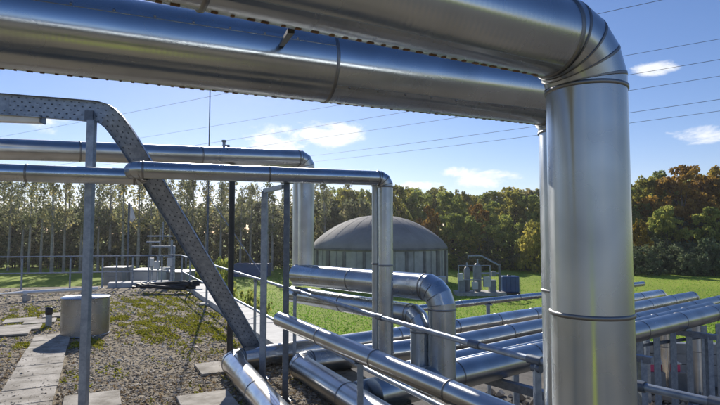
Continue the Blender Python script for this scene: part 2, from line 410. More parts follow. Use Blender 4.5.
# ------------------------------------------------------------------ ground, roof, yard
GZ = -2.5
def sheet(name, poly, z, mat, kind='structure'):
    mb = MB().add([(x, y, z) for x, y in poly], [tuple(range(len(poly)))])
    return mb.build(name, mat, kind=kind)
gm = MB().add([(-2500, -2500, GZ), (2500, -2500, GZ), (2500, 2500, GZ), (-2500, 2500, GZ)], [(0, 1, 2, 3)])
gm.build('ground', 'grass_ground', kind='structure')
sheet('yard', [(-3, 12.5), (2, 1), (10, -14), (9, -70), (70, -70), (70, -6), (34, 6), (30, 18), (12, 19), (5, 20), (-4, 21), (-5, 16)], GZ + 0.004, 'yard')

RZ = 1.07                                                   # top rail height
rail_px = [(181, 255.3), (240, 273.5), (300, 292), (380, 317), (475, 344.5), (535, 360), (635, 385), (722, 404.5)]
rail_pts = [atz(x, y, RZ) for x, y in rail_px]
rail_pts += [rail_pts[-1] + Vector((0.55, -0.9, 0)), rail_pts[-1] + Vector((1.0, -2.0, 0))]
rail_pts = [Vector((p.x, p.y, RZ)) for p in rail_pts]
corner = rail_pts[0]
far_pts = [corner, atz(90, 256.2, RZ), atz(0, 257, RZ), atz(-150, 258.2, RZ)]
# a straighter edge for the roof slab, outside the rail
def offset_poly(pts, dist):
    out = []
    for i, p in enumerate(pts):
        d = (pts[min(i + 1, len(pts) - 1)] - pts[max(i - 1, 0)]).normalized()
        out.append(p + Vector((-d.y, d.x, 0)) * dist)
    return out
edge = offset_poly(rail_pts, 0.72)
edge_far = [p + Vector((0, 0.75, 0)) for p in far_pts]
roof_poly = [(edge[0].x, edge_far[0].y)] + [(p.x, p.y) for p in edge[1:]] + [(6.5, -6), (9.0, -14), (9, -32), (-30, -32), (-30, edge_far[-1].y)] + [(p.x, p.y) for p in reversed(edge_far[1:])]
k = len(roof_poly)
rf = MB().add([(x, y, 0) for x, y in roof_poly] + [(x, y, GZ) for x, y in roof_poly],
              [tuple(range(k))] + [(i, (i + 1) % k, k + (i + 1) % k, k + i) for i in range(k)])
roof = rf.build('roof_ground', 'roof_bed', kind='structure')

# ------------------------------------------------------------------ pipes
VD = Vector((-0.433, 0.901, 0)); GD = Vector((0.783, 0.622, 0))
# A: nearest overhead pipe and its drop
RA = 0.135
dA = RA * 2 * FPX / 76.5
a_drop = aty(588.5, 202, dA)
zA = 1.85 + (233 - 42) * dA / FPX
dirA = Vector((1.42 - -0.86, 4.0 - 2.8, 0)).normalized()
a_top = Vector((a_drop.x, a_drop.y, zA))
pipe_run('overhead_pipe', 'nearest big silver pipe, overhead then turning straight down on the right',
         [a_top - dirA * 6.0, a_top, Vector((a_top.x, a_top.y, 1.572)), Vector((a_top.x, a_top.y, 0.02))], RA, mat='cladding_ribbed', sec=1.12, bend=1.25, gores=4, n=72, seam=-1.15, screws=False, bw=0.016, rib_glints=-1.74)
# B: second overhead pipe behind it
RB = 0.160
b0 = aty(0, 30, 1.86); dB = 2.93
b1 = aty(567.5, 105, dB); zB = 1.85 + 0.606 + RB * 0.98
b0.z = b1.z = zB
db = (b1 - b0).normalized()
vj = (326.0 - 360.0) / FPX; bj = b0 + db * ((vj * b0.y - b0.x) / (db.x - vj * db.y))     # the joint over the middle of the picture
pipe_run('overhead_pipe', 'second big silver pipe with screwed lap seams, behind and below the nearest pipe',
         [b1 - db * 5.6, bj, b1, Vector((b1.x, b1.y, 1.53)), Vector((b1.x, b1.y, GZ))], RB, mat='cladding_ribbed', sec=2.0, bend=1.2, gores=4, n=72, seam=(0.36, -0.82), screws=True, bw=0.016, rib_glints=-1.70)
# strap between the two big pipes
st = empty('pipe_strap', aty(284, 42, 2.2), 'short dark strap bracing the two big overhead pipes', 'bracket')
MB().bar(aty(281, 46, 2.19), aty(291, 31, 1.44), 0.02, 0.012).build('strap', 'black_paint', st)
MB().lathe(aty(281.5, 46, 2.16), [(0.012, -0.006), (0.012, 0.006), (0.001, 0.006)], 12, Vector((0, -1, 0))).build('bolt', 'band', st)

# C1: long pipe across the left and its drop; a twin behind it
c0 = aty(0, 147.3, 6.0); c1 = aty(306.5, 158.5, 8.2)
zc = (c0.z + c1.z) / 2; c0.z -= 0.02; 
dc = (c1 - c0).normalized()
pipe_run('crossing_pipe', 'upper silver pipe crossing the left half, ending in a drop left of the domed tank',
         [c0 - dc * 2.2, c1, Vector((c1.x, c1.y, 1.25))], 0.127, mat='cladding_soft', sec=1.6, bend=1.2, gores=3)
tw = Vector((c1.x, c1.y, c1.z)) + Vector((-0.145, 0.30, 0.0))
pipe_run('crossing_pipe', 'twin silver pipe half hidden behind the upper crossing pipe and its drop',
         [c0 - dc * 2.2 + Vector((-0.145, 0.30, 0.03)), tw + Vector((0, 0, 0.0)), Vector((tw.x, tw.y, 1.0))], 0.105, mat='cladding_soft', sec=1.9, bend=1.2, gores=3)
vn = empty('vent_valve', aty(224, 146, 7.6), 'small vent valve sitting on top of the upper crossing pipe', 'valve')
vb = aty(224, 148, 7.58)
MB().tube(vb - Vector((0, 0, .03)), vb + Vector((0, 0, .09)), 0.022).build('stem', 'galvanised', vn)
MB().box(vb + Vector((0.03, 0, .02)), (0.10, 0.035, 0.05)).build('body', 'galvanised_dark', vn)
MB().tube(vb + Vector((0, 0, .09)), vb + Vector((0, 0, .115)), 0.035).build('cap', 'galvanised_dark', vn)
# P1 + P2: thinner pipe with a dog-leg
p1a = aty(0, 172.3, 4.95); p1b = aty(141, 177, 5.42)
p2a = aty(127, 169.3, 5.22); p2b = aty(385.5, 178.5, 6.15)
pipe_run('thin_crossing_pipe', 'thinner lower pipe crossing the far left and ending at the dog-leg joint',
         [p1a - (p1b - p1a) * 0.6, p1b, p2a + Vector((0.12, 0.14, -0.02))], 0.085, mat='cladding', sec=1.15, bend=1.1, gores=3)
pipe_run('thin_crossing_pipe', 'thinner pipe from the dog-leg to the centre, dropping in front of the domed tank',
         [p2a + Vector((0.02, 0.30, -0.02)), p2a, p2b, Vector((p2b.x, p2b.y, 1.47)), Vector((p2b.x, p2b.y, 0.20))], 0.0865, mat='cladding', sec=1.25, bend=1.15, gores=3)
t2 = p2b + Vector((-0.10, 0.22, 0.0))
pipe_run('thin_crossing_pipe', 'slim silver drop pipe close behind the thinner central drop pipe',
         [t2 + Vector((-2.8, -0.60, 0.02)), t2, Vector((t2.x, t2.y, 1.475)), Vector((t2.x, t2.y, 0.18))], 0.058, mat='cladding_dark', sec=1.3, bend=1.2, gores=3)

# G bundle: pipes on low supports running away to the right (top edges in the photograph)
def gline(xa, ya, xb, yb, R, zc=0.15):
    return atz(xa, ya, zc + R * 0.93), atz(xb, yb, zc + R * 0.93), R, zc
def gp(xa, ya, xb, yb, R, zc=0.15):
    a, b, _, _ = gline(xa, ya, xb, yb, R, zc); a.z = b.z = zc; return a, b
down = lambda p, z: Vector((p.x, p.y, z))
RG1 = 0.145
g1a, g1b = gp(455, 320, 662, 289.5, RG1)
f1c = atz(231, 361, 0.15); f1n = atz(298, 441, 0.15)
pipe_run('bundle_pipe', 'crumpled silver ground pipe bending at the lower left corner, farthest of the bundle',
         [f1n, f1c, g1a, g1b, down(g1b, GZ)], RG1, mat='cladding_crumpled', sec=1.2, bend=1.35, gores=3)
g2a, g2b = gp(455, 335, 694, 291.5, 0.15)
f2c = atz(297, 364, 0.15); f2n = atz(420, 444, 0.15)
pipe_run('bundle_pipe', 'silver ground pipe bending toward the viewer beside the thin post, second of the bundle',
         [f2n, f2c, g2a, g2b, down(g2b, GZ)], 0.15, mat='cladding_soft', sec=1.3, bend=1.35, gores=3)
g3a, g3b = gp(405, 362.5, 634, 314, 0.13)
pipe_run('bundle_pipe', 'third pipe of the bundle, starting below the slim drop pipe',
         [g3a, g3b, g3b + (g3b - g3a).normalized() * 6, down(g3b + (g3b - g3a).normalized() * 6, GZ)], 0.13, mat='cladding_dark', sec=1.5, capstart=True)
g5a, g5b = gp(455, 362, 634, 323, 0.17)
dg5 = (g5b - g5a).normalized()
D1R = 0.16
# D1/D2 drops onto the bundle
d1b = aty(441.5, 289, 6.15); d1a = aty(302, 271.5, 8.15)
d1a.z = d1b.z = 1.20
pipe_run('bundle_pipe', 'thick nearest pipe of the bundle, dark blue with sky, joined by the thick drop pipe',
         [g5a - dg5 * 1.25, g5a, g5b + dg5 * 6.5], 0.17, mat='cladding_dark', sec=1.6, capstart=True)
pipe_run('knee_pipe', 'thick silver pipe with a rounded knee in the centre, dropping onto the bundle',
         [d1a - (d1b - d1a).normalized() * 0.12, d1b, down(d1b, 0.12)], D1R, mat='cladding', sec=1.25, bend=1.5, gores=4, capstart=True)
d2b = aty(421, 316, 6.35); d2a = aty(293, 289, 8.6)
d2a.z = d2b.z = 0.85
pipe_run('knee_pipe', 'thinner silver pipe with a knee, running below the thick knee pipe',
         [d2a, d2b, down(d2b, 0.12)], 0.13, mat='cladding', sec=1.25, bend=1.4, gores=3, capstart=True)
g4a = down(d2b, 0.13); g4s = g4a - GD * 1.0
pipe_run('bundle_pipe', 'pipe of the bundle under the thinner knee, second from the viewer',
         [g4s, g4a + GD * 9.5], 0.115, mat='cladding_dark', sec=1.5, capstart=True)
# G0: slim outlying pipe on its own legs
q0, q1 = gp(450, 302, 643, 281.5, 0.07, 0.35)
pipe_run('slim_outer_pipe', 'slim pale pipe on short legs beyond the bundle, before the field',
         [q0 - (q1 - q0).normalized() * 1.6, q1], 0.07, mat='cladding', sec=2.0, capstart=True, capend=True, n=24)
# E: sunlit pipe running along the railing toward the viewer
e0 = atz(284, 321, 0.95); e1 = atz(487, 407, 0.78); de = (e1 - e0).normalized()
pipe_run('sunlit_pipe', 'sunlit silver pipe running along the railing toward the lower right',
         [e0 - de * 0.10, e1 + de * 1.3], 0.075, capstart=True, mat='cladding_soft', sec=0.85, bend=1.3, gores=3, bw=0.016)

# ------------------------------------------------------------------ supports, posts, rails
def post(name, label, x, y, z0, z1, wd, mat, foot=True, cat='post', round_=False, group=None):
    r = empty(name, (x, y, z0), label, cat, group)
    if round_: MB().tube((x, y, z0), (x, y, z1), wd / 2, 20).build('shaft', mat, r)
    else: MB().box((x, y, (z0 + z1) / 2), (wd, wd, z1 - z0)).build('shaft', mat, r, bevel=0.006)
    if foot:
        MB().box((x, y, z0 + 0.006), (wd * 2.2, wd * 2.2, 0.012)).build('base_plate', mat, r)
        for a in (-1, 1):
            for b in (-1, 1):
                MB().tube((x + a * wd * .8, y + b * wd * .8, z0 + .01), (x + a * wd * .8, y + b * wd * .8, z0 + .03), 0.009, 6).build('anchor_bolt', 'band', r)
    return r
pt = aty(86.5, 300, 5.52)
r = post('support_post', 'slim grey square post on the left holding up the cable tray', pt.x, pt.y, 0.004, aty(86.5, 122, 5.52).z + 0.02, 0.078, 'galvanised')
tz = aty(86.5, 115, 5.52)
MB().box((tz.x, tz.y + 0.05, tz.z), (0.09, 0.012, 0.12)).build('bracket', 'galvanised_dark', r)
pb = aty(230.5, 300, 7.5)
post('support_post', 'black round post carrying the upper crossing pipe', pb.x, pb.y, 0.004, aty(230.5, 166, 7.5).z + 0.01, 0.085, 'black_paint', round_=True)
pl = aty(263.5, 300, 6.75); pr = aty(286, 300, 5.85)
zt = aty(263.5, 191, 6.75).z
r = post('support_post', 'grey post left of the paired thin posts, with a sloping top bracket', pl.x, pl.y, 0.004, zt, 0.075, 'galvanised')
MB().bar((pl.x, pl.y, zt), (pr.x - 0.05, pr.y + 0.1, aty(286, 183, 5.85).z - 0.03), 0.05, 0.05).build('top_bracket', 'galvanised', r)
zt2 = aty(286, 181.5, 5.9).z
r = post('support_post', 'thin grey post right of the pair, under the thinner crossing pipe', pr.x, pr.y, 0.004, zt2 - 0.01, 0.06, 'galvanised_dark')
MB().box((pr.x, pr.y, zt2 - 0.015), (0.14, 0.10, 0.02)).build('saddle', 'galvanised_dark', r)

# railing: posts, rails, clamps
def railing(name, label, pts, spots, zs):
    root = empty(name, (pts[0].x, pts[0].y, 0), label, 'railing')
    for z in zs:
        for i in range(len(pts) - 1):
            a = Vector((pts[i].x, pts[i].y, z)); b = Vector((pts[i + 1].x, pts[i + 1].y, z))
            MB().tube(a, b, 0.0212, 16).build('top_rail' if z == zs[0] else 'mid_rail', 'galvanised', root)
            if 0 < i and z == zs[0]:
                d = (b - a).normalized()
                MB().tube(a - d * 0.05, a + d * 0.05, 0.029, 16).build('clamp', 'galvanised_dark', root)
    for (p, d) in spots:
        po = MB().box((p.x, p.y, zs[0] / 2 - 0.01), (0.042, 0.042, zs[0] - 0.02)).build('post', 'galvanised', root, bevel=0.004)
        MB().box((p.x, p.y, 0.008), (0.12, 0.12, 0.012)).build('base_plate', 'galvanised', po)
        MB().tube(p + Vector((0, 0, -0.045)) - d * 0.03, p + Vector((0, 0, -0.045)) + d * 0.03, 0.028, 12).build('post_clamp', 'galvanised_dark', po)
    return root
def rail_spots(pts, pxs):
    out = []
    for i in range(len(pts) - 1):
        a, b = pts[i], pts[i + 1]
        for px in pxs:
            # where the view ray's vertical plane through column px crosses this stretch
            v = (px - 360.0) / FPX; fa, fb_ = a.x - v * a.y, b.x - v * b.y
            if fa * fb_ < 0:
                t = fa / (fa - fb_); q = a.lerp(b, t)
                if q.y > 0.3: out.append((q, (b - a).normalized()))
    return out
railing('railing', 'long galvanised railing along the roof edge, running from the far corner to the lower right', rail_pts, rail_spots(rail_pts, (183, 191, 208, 256, 295.5, 534, 690)), (RZ, RZ - 0.54))
railing('railing', 'far galvanised railing at the back of the gravel roof, on the left', far_pts, rail_spots(far_pts, (-70, 24, 72, 104, 118, 134, 150, 163, 174)), (RZ, RZ - 0.54))

es = atz(347.5, 372, 0.80 - 0.069); es = e0 + de * ((es - e0).dot(de))
r = post('support_post', 'short grey prop under the sunlit pipe, by the lower edge', es.x, es.y, 0.004, es.z - 0.079, 0.05, 'galvanised')
MB().box((es.x, es.y, es.z - 0.0815), (0.1, 0.1, 0.008)).build('saddle', 'galvanised', r)
# cable tray: slotted web facing the viewer with two flanges
def cable_tray():
    top = [(-60, 92.5), (0, 95), (55, 98.2), (96, 101.2)]
    P = [aty(-60, 101.5, 5.45), aty(0, 104.5, 5.5), aty(50, 108.3, 5.55), aty(97, 112, 5.62)]
    P += [aty(107, 115, 5.63), aty(115, 122, 5.66), aty(122, 131, 5.7), aty(130, 143, 5.75)]
    P += [aty(165, 199.5, 6.15), aty(205, 266, 6.7), aty(253, 346, 7.35), aty(257, 352.5, 7.4)]
    W = 0.228
    root = empty('cable_tray', (P[-1].x, P[-1].y, P[-1].z), 'perforated galvanised cable tray, level on the left then sloping down to the pipes', 'cable tray')
    # resample
    D = [0.0]
    for i in range(1, len(P)): D.append(D[-1] + (P[i] - P[i - 1]).length)
    def pos(s):
        for i in range(1, len(P)):
            if s <= D[i] + 1e-9:
                return P[i - 1].lerp(P[i], (s - D[i - 1]) / (D[i] - D[i - 1]))
        return P[-1]
    step = 0.0385; n = int(D[-1] / step)
    fr = []
    for i in range(n + 1):
        p = pos(i * step); d = (pos(min((i + 1) * step, D[-1])) - pos(max((i - 1) * step, 0))).normalized()
        nrm = Vector((0, -1, 0)); sd = d.cross(nrm).normalized()      # sd points up/left across the web
        sd = -sd if sd.z < 0 and i == 0 else sd
        fr.append((p, d, sd))
    def at(i, t): 
        p, d, sd = fr[i]; return p + sd * (t * W)
    web = MB()
    rows = 5
    for i in range(n):
        for r_ in range(rows):
            t0 = -0.5 + r_ / rows; t1 = t0 + 1 / rows
            c = [at(i, t0), at(i + 1, t0), at(i + 1, t1), at(i, t1)]
            def bil(u, v): return c[0] * (1 - u) * (1 - v) + c[1] * u * (1 - v) + c[2] * u * v + c[3] * (1 - u) * v
            hole = (i + r_) % 2 == 0
            if not hole: web.add(c, [(0, 1, 2, 3)]); continue
            h = [bil(0.22, 0.36), bil(0.78, 0.36), bil(0.78, 0.64), bil(0.22, 0.64)]
            hb = [x + Vector((0, 0.003, 0)) for x in h]
            web.add(c + h + hb, [(0, 1, 5, 4), (1, 2, 6, 5), (2, 3, 7, 6), (3, 0, 4, 7), (4, 5, 9, 8), (5, 6, 10, 9), (6, 7, 11, 10), (7, 4, 8, 11)])
    web.build('web', 'galvanised', root)
    for s_ in (-0.5, 0.5):
        fl = MB()
        for i in range(n):
            a, b = at(i, s_), at(i + 1, s_); a2, b2 = at(i, s_ * 0.985), at(i + 1, s_ * 0.985)
            k_ = Vector((0, -0.055, 0))
            fl.add([a, b, b + k_, a + k_, a2 + k_, b2 + k_, a2, b2], [(0, 1, 2, 3), (3, 2, 5, 4), (4, 5, 7, 6)])
        fl.build('flange', 'galvanised', root)
    lid = MB()
    for i in range(n):
        k_ = Vector((0, 0.012, 0)); lid.add([at(i, -.49) + k_, at(i + 1, -.49) + k_, at(i + 1, .49) + k_, at(i, .49) + k_], [(0, 1, 2, 3)])
    lid.build('cover', 'galvanised_dark', root)  # dark sheet added behind the web to block sky and darken the holes
    for fr_i in (int(n * .10), int(n * .40), int(n * .70)):
        pl_ = MB(); pl_.add([at(fr_i, -.4) - Vector((0, .003, 0)), at(fr_i + 4, -.4) - Vector((0, .003, 0)), at(fr_i + 4, .4) - Vector((0, .003, 0)), at(fr_i, .4) - Vector((0, .003, 0))], [(0, 1, 2, 3)])
        jp = pl_.build('joint_plate', 'galvanised', root)
        for u in (0, 4):
            for v in (-.28, .28):
                MB().tube(at(fr_i + (1 if u == 0 else 3), v) - Vector((0, .002, 0)), at(fr_i + (1 if u == 0 else 3), v) - Vector((0, .012, 0)), 0.008, 8).build('bolt', 'band', jp)
    return
    # cables lying in the tray behind the web
    for q, t in enumerate((-0.28, -0.1, 0.07, 0.24)):
        MB().path([at(i, t + 0.02 * math.sin(i * 0.3 + q)) + Vector((0, 0.022, 0)) for i in range(0, n, 2)], 0.014, 8).build('cable', 'black_hose', root)
cable_tray()
# lamp under the tray
la, lb = aty(-40, 117.5, 5.5), aty(42, 120, 5.58)
lr = empty('strip_light', (la + lb) / 2, 'long pale strip light fixed under the cable tray, cut by the left border', 'lamp')
dl = (lb - la).normalized()
MB().bar(la, lb, 0.10, 0.075).build('cover', 'lamp_cover', lr, bevel=0.018)
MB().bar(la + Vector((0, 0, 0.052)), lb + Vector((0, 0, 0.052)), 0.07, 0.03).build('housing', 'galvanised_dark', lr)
for s_ in (-0.005, 0.005):
    pass
MB().bar(lb - dl * 0.0, lb + dl * 0.02, 0.104, 0.082).build('end_cap', 'galvanised_dark', lr, bevel=0.005)
MB().bar(lb + dl * 0.02 + Vector((0, 0, .06)), lb - dl * 0.05 + Vector((0, 0, .06)), 0.02, 0.06).build('clip', 'galvanised_dark', lr)

# mast with guy rod
ms = aty(207.3, 250, 13.5); mt = aty(207.3, 90, 13.5)
r = empty('mast', (ms.x, ms.y, 0), 'thin tall rod rising behind the crossing pipes', 'mast')
MB().tube((ms.x, ms.y, 0), (ms.x, ms.y, mt.z * 0.5), 0.026, 10).build('lower_rod', 'galvanised_dark', r)
MB().tube((ms.x, ms.y, mt.z * 0.5), (ms.x, ms.y, mt.z), 0.015, 10).build('upper_rod', 'galvanised_dark', r)
MB().box((ms.x, ms.y, 0.03), (0.3, 0.3, 0.06)).build('foot', 'concrete', r)
MB().tube((ms.x, ms.y, aty(207.3, 196, 13.5).z), aty(268, 283, 12.6), 0.011, 8).build('guy_rod', 'galvanised', r)

# low supports under the bundle
def goal(name, label, p, half, ztop, group):
    r = empty(name, (p.x, p.y, GZ), label, 'pipe support', group)
    s = Vector((-GD.y, GD.x, 0))
    for k_ in (-1, 1):
        q = p + s * (half * k_)
        MB().box((q.x, q.y, (GZ + ztop) / 2), (0.1, 0.1, ztop - GZ - 0.01)).build('leg', 'galvanised', r)
    MB().bar((p + s * -(half + .15)) + Vector((0, 0, ztop - p.z + 0.0)), (p + s * (half + .15)) + Vector((0, 0, ztop - p.z)), 0.1, 0.1).build('crossbar', 'galvanised', r)
for j, t in enumerate((0.2, 3.0, 5.8, 8.6)):
    p = (g2a + g5a) / 2 + GD * (t); p.z = 0
    lab = ['steel support frame under the bundle, behind the thick knee pipe', 'steel support frame under the bundle, left of the tall drop pipes',
           'steel support frame under the bundle, hidden behind the tall drop pipes', 'steel support frame under the bundle, right of the tall drop pipes'][j]
    goal('pipe_support', lab, p, 1.15, -0.09, None)
for j, px in enumerate((488, 590)):
    p = atz(px, 302 - (px - 450) * 0.106 + 3, 0.35)
    r = empty('stub_support', (p.x, p.y, GZ), ['short leg under the slim outer pipe, left of the drop pipes', 'leg under the slim outer pipe behind the nearest drop pipe'][j], 'pipe support')
    MB().box((p.x, p.y, (GZ + 0.26) / 2), (0.07, 0.07, 0.26 - GZ)).build('shaft', 'galvanised', r)
    MB().box((p.x, p.y, 0.272), (0.16, 0.16, 0.02)).build('saddle', 'galvanised', r)

# steel pale fence below the bundle on the right
fb = aty(640, 360, 9.6); fd = Vector((0.90, 0.43, 0)).normalized()
fr_ = empty('pale_fence', (fb.x, fb.y, GZ), 'galvanised fence of wide upright pales beneath the pipe bundle at lower right', 'fence')
fn = Vector((-fd.y, fd.x, 0))
for j in range(-1, 10):
    p = fb + fd * (0.475 * j)
    MB().box((p.x, p.y, (GZ + 0.02) / 2), (0.18, 0.012, 0.02 - GZ), (fd, fn, Vector((0, 0, 1)))).build('pale', 'galvanised', fr_)
for z in (-0.22, -2.0):
    MB().bar(Vector((fb.x, fb.y, z)) - fd * 0.8 + fn * 0.08, Vector((fb.x, fb.y, z)) + fd * 4.8 + fn * 0.08, 0.05, 0.05).build('cross_rail', 'galvanised_dark', fr_)

# ------------------------------------------------------------------ roof details
rng = np.random.default_rng(7); random.seed(7)
def strip_slabs(pa, pb, side, w0, w1, z0, z1, L, parent, name, mat, gap=0.012):
    d = (pb - pa); tot = d.length; d.normalize(); s = Vector((-d.y, d.x, 0)) * side
    k = max(1, int(round(tot / L)))
    for i in range(k):
        a, b = tot * i / k + gap / 2, tot * (i + 1) / k - gap / 2
        c = pa + d * ((a + b) / 2) + s * ((w0 + w1) / 2); dz = random.uniform(-0.006, 0.006)
        MB().box((c.x, c.y, (z0 + z1) / 2 + dz), (b - a, w1 - w0, z1 - z0), (d, s, Vector((0, 0, 1)))).build(name, mat, parent, bevel=0.008)
cop = empty('roof_coping', (corner.x, corner.y, 0), 'pale concrete coping slabs along the far part of the roof edge, outside the railing', 'coping')
dv = (rail_pts[2] - rail_pts[0]).normalized()
strip_slabs(rail_pts[0] + dv * 0.1, rail_pts[2] + dv * (-1.0), 1, 0.06, 0.74, -0.06, 0.13, 1.2, cop, 'coping_slab', 'coping')
cop2 = empty('roof_coping', (far_pts[1].x, far_pts[1].y, 0), 'pale concrete coping slabs under the far railing, at the back of the gravel roof', 'coping')
strip_slabs(far_pts[1] + Vector((0.6, 0, 0)), corner + Vector((-0.3, 0, 0)), 1, 0.1, 0.7, -0.06, 0.16, 1.3, cop2, 'coping_slab', 'coping')

# paving path
pa = atz(25.5, 402, 0.0); pb_ = atz(52, 339, 0.0)
dp = Vector((pb_.x - pa.x, pb_.y - pa.y, 0)).normalized(); sp2 = Vector((-dp.y, dp.x, 0))
def slab(c, a, b, dirv, h=0.035):
    s = Vector((-dirv.y, dirv.x, 0)); t = random.uniform(-0.012, 0.012)
    up = Vector((random.uniform(-.012, .012), random.uniform(-.012, .012), 1)).normalized()
    MB().box((c.x, c.y, h / 2 + random.uniform(0, 0.008)), (a, b, h), (dirv, s, up)).build('paving_slab', 'slab', roof, bevel=0.006)
for j in range(-3, 7):
    c = pa + dp * (0.62 * j + 0.1) + sp2 * random.uniform(-.012, .012)
    slab(c, 0.60, 0.56, dp)
for (x, y) in ((24, 329), (40, 322.5), (12, 334), (2, 330), (58, 316), (20, 321.5), (73, 309), (92, 404), (207, 404), (219, 369)):
    c = atz(x, y, 0.0); slab(c, 0.6, 0.56, dp)

# gravel stones
def in_roof(x, y):
    # left of the railing line and in front of the far rail
    ok = np.ones(len(x), bool)
    for i in range(len(rail_pts) - 1):
        a, b = rail_pts[i], rail_pts[i + 1]
        cr = (b.x - a.x) * (y - a.y) - (b.y - a.y) * (x - a.x)
        seg = (y <= max(a.y, b.y)) & (y >= min(a.y, b.y))
        ok &= ~(seg & (cr > -0.0))
    return ok & (y < 17.2)
def clear_of_slabs(x, y):
    u = (x - pa.x) * dp.x + (y - pa.y) * dp.y; v = (x - pa.x) * sp2.x + (y - pa.y) * sp2.y
    return ~((np.abs(v) < 0.30) & (u > -2.1) & (u < 4.1))
NS = 75000
yy = 1 / rng.uniform(1 / 17.5, 1 / 3.2, NS); xx = rng.uniform(-1.0, 0.35, NS) * yy * 0.95
off_ = clear_of_slabs(xx, yy); m_ = in_roof(xx, yy) & (off_ | (rng.uniform(0, 1, NS) < 0.10)); xx, yy, off_ = xx[m_], yy[m_], off_[m_]; n_ = len(xx)
octv = np.array([(1, 0, 0), (0, 1, 0), (-1, 0, 0), (0, -1, 0), (0, 0, 1), (0, 0, -1)], float)
octf = np.array([(0, 1, 4), (1, 2, 4), (2, 3, 4), (3, 0, 4), (1, 0, 5), (2, 1, 5), (3, 2, 5), (0, 3, 5)])[:4]
size = rng.gamma(2.4, 0.0055, n_) + 0.009; size *= np.clip(yy / 9, 0.85, 1.5); size[~off_] *= 0.6
V = octv[None] * rng.uniform(0.65, 1.25, (n_, 6, 1)) * size[:, None, None]
V[:, :, 2] *= 0.34
an = rng.uniform(0, 2 * np.pi, n_); ca, sa = np.cos(an)[:, None], np.sin(an)[:, None]
X = V[:, :, 0] * ca - V[:, :, 1] * sa; Y = V[:, :, 0] * sa + V[:, :, 1] * ca
V = np.stack([X + xx[:, None], Y + yy[:, None], V[:, :, 2] + np.where(off_, 0.006, 0.042)[:, None]], -1)
tone = np.repeat(np.clip(rng.normal(0.42, 0.2, n_), 0, 1), 4)
g_ = np_mesh('gravel', V[:, octf].reshape(-1, 3), 3, 'stones', tone)
tag(g_, 'brown and grey gravel covering the roof', 'gravel', kind='stuff')

# sedum and moss patches on the gravel
cl = [(168, 318, 1.1), (205, 330, 0.9), (150, 305, 1.4), (190, 305, 1.6), (222, 343, .7), (130, 303, 1.2), (165, 335, .7), (28, 312, 1.2), (40, 326, .5),
      (5, 322, 1.0), (140, 325, .5), (215, 318, .9), (12, 345, .5), (118, 318, .5), (180, 296, 1.5), (175, 327, .8), (90, 345, .35), (62, 322, .3), (155, 330, .5), (235, 335, .5)]
pts_ = []
for (x, y, r_) in cl:
    c = atz(x, y, 0); k_ = int(2600 * r_)
    q = rng.normal(0, r_ * 0.55, (k_, 2)); nz = np.sin(q[:, 0] * 5 + x) * np.cos(q[:, 1] * 4 + y) + 0.5 * np.sin(q[:, 0] * 13 + q[:, 1] * 9)
    q = q[nz > 0.15]; pts_.append(q + np.array([c.x, c.y]))
ym = 1 / rng.uniform(1 / 17, 1 / 4.0, 9000); xm = rng.uniform(-1, .3, 9000) * ym * .9      # thin moss film everywhere
nm_ = np.sin(xm * 3.1) * np.cos(ym * 2.3 + xm) + .6 * np.sin(xm * 9 + ym * 7); pts_.append(np.stack([xm[nm_ > .35], ym[nm_ > .35]], -1))
q = np.concatenate(pts_); q = q[in_roof(q[:, 0], q[:, 1]) & clear_of_slabs(q[:, 0], q[:, 1])]
def blades(P, z, h, wdt, rng, lean=0.5):
    n = len(P); a = rng.uniform(0, 2 * np.pi, n); hh = h * rng.uniform(0.5, 1.3, n); ww = wdt * rng.uniform(0.6, 1.3, n)
    b = rng.uniform(0, 2 * np.pi, n); ln = hh * lean * rng.uniform(0, 1, n)
    v0 = np.stack([P[:, 0] - np.cos(a) * ww, P[:, 1] - np.sin(a) * ww, np.full(n, z)], -1)
    v1 = np.stack([P[:, 0] + np.cos(a) * ww, P[:, 1] + np.sin(a) * ww, np.full(n, z)], -1)
    v2 = np.stack([P[:, 0] + np.cos(b) * ln, P[:, 1] + np.sin(b) * ln, z + hh], -1)
    return np.stack([v0, v1, v2], 1).reshape(-1, 3)
s_ = np_mesh('sedum', blades(q, 0.0, 0.034, 0.020, rng, 1.6), 3, 'sedum', rng.uniform(0, 1, len(q)))
tag(s_, 'yellow green sedum and moss growing over the gravel', 'moss', kind='stuff')

# dry stalks and leaf litter between the stones
NL = 26000
yl = 1 / rng.uniform(1 / 17.2, 1 / 3.4, NL); xl = rng.uniform(-1.0, 0.3, NL) * yl * 0.9
ml = in_roof(xl, yl) & (rng.uniform(0, 1, NL) < 0.5 + 0.5 * np.sin(xl * 1.7 + 1.0) * np.cos(yl * 1.3)); L2 = np.stack([xl[ml], yl[ml]], -1)
lt = np_mesh('dry_litter', blades(L2, 0.012, 0.030, 0.014, rng, 3.0), 3, 'litter', rng.uniform(0, 1, len(L2)))
tag(lt, 'dry brown stalks and leaf litter scattered over the gravel', 'litter', kind='stuff')
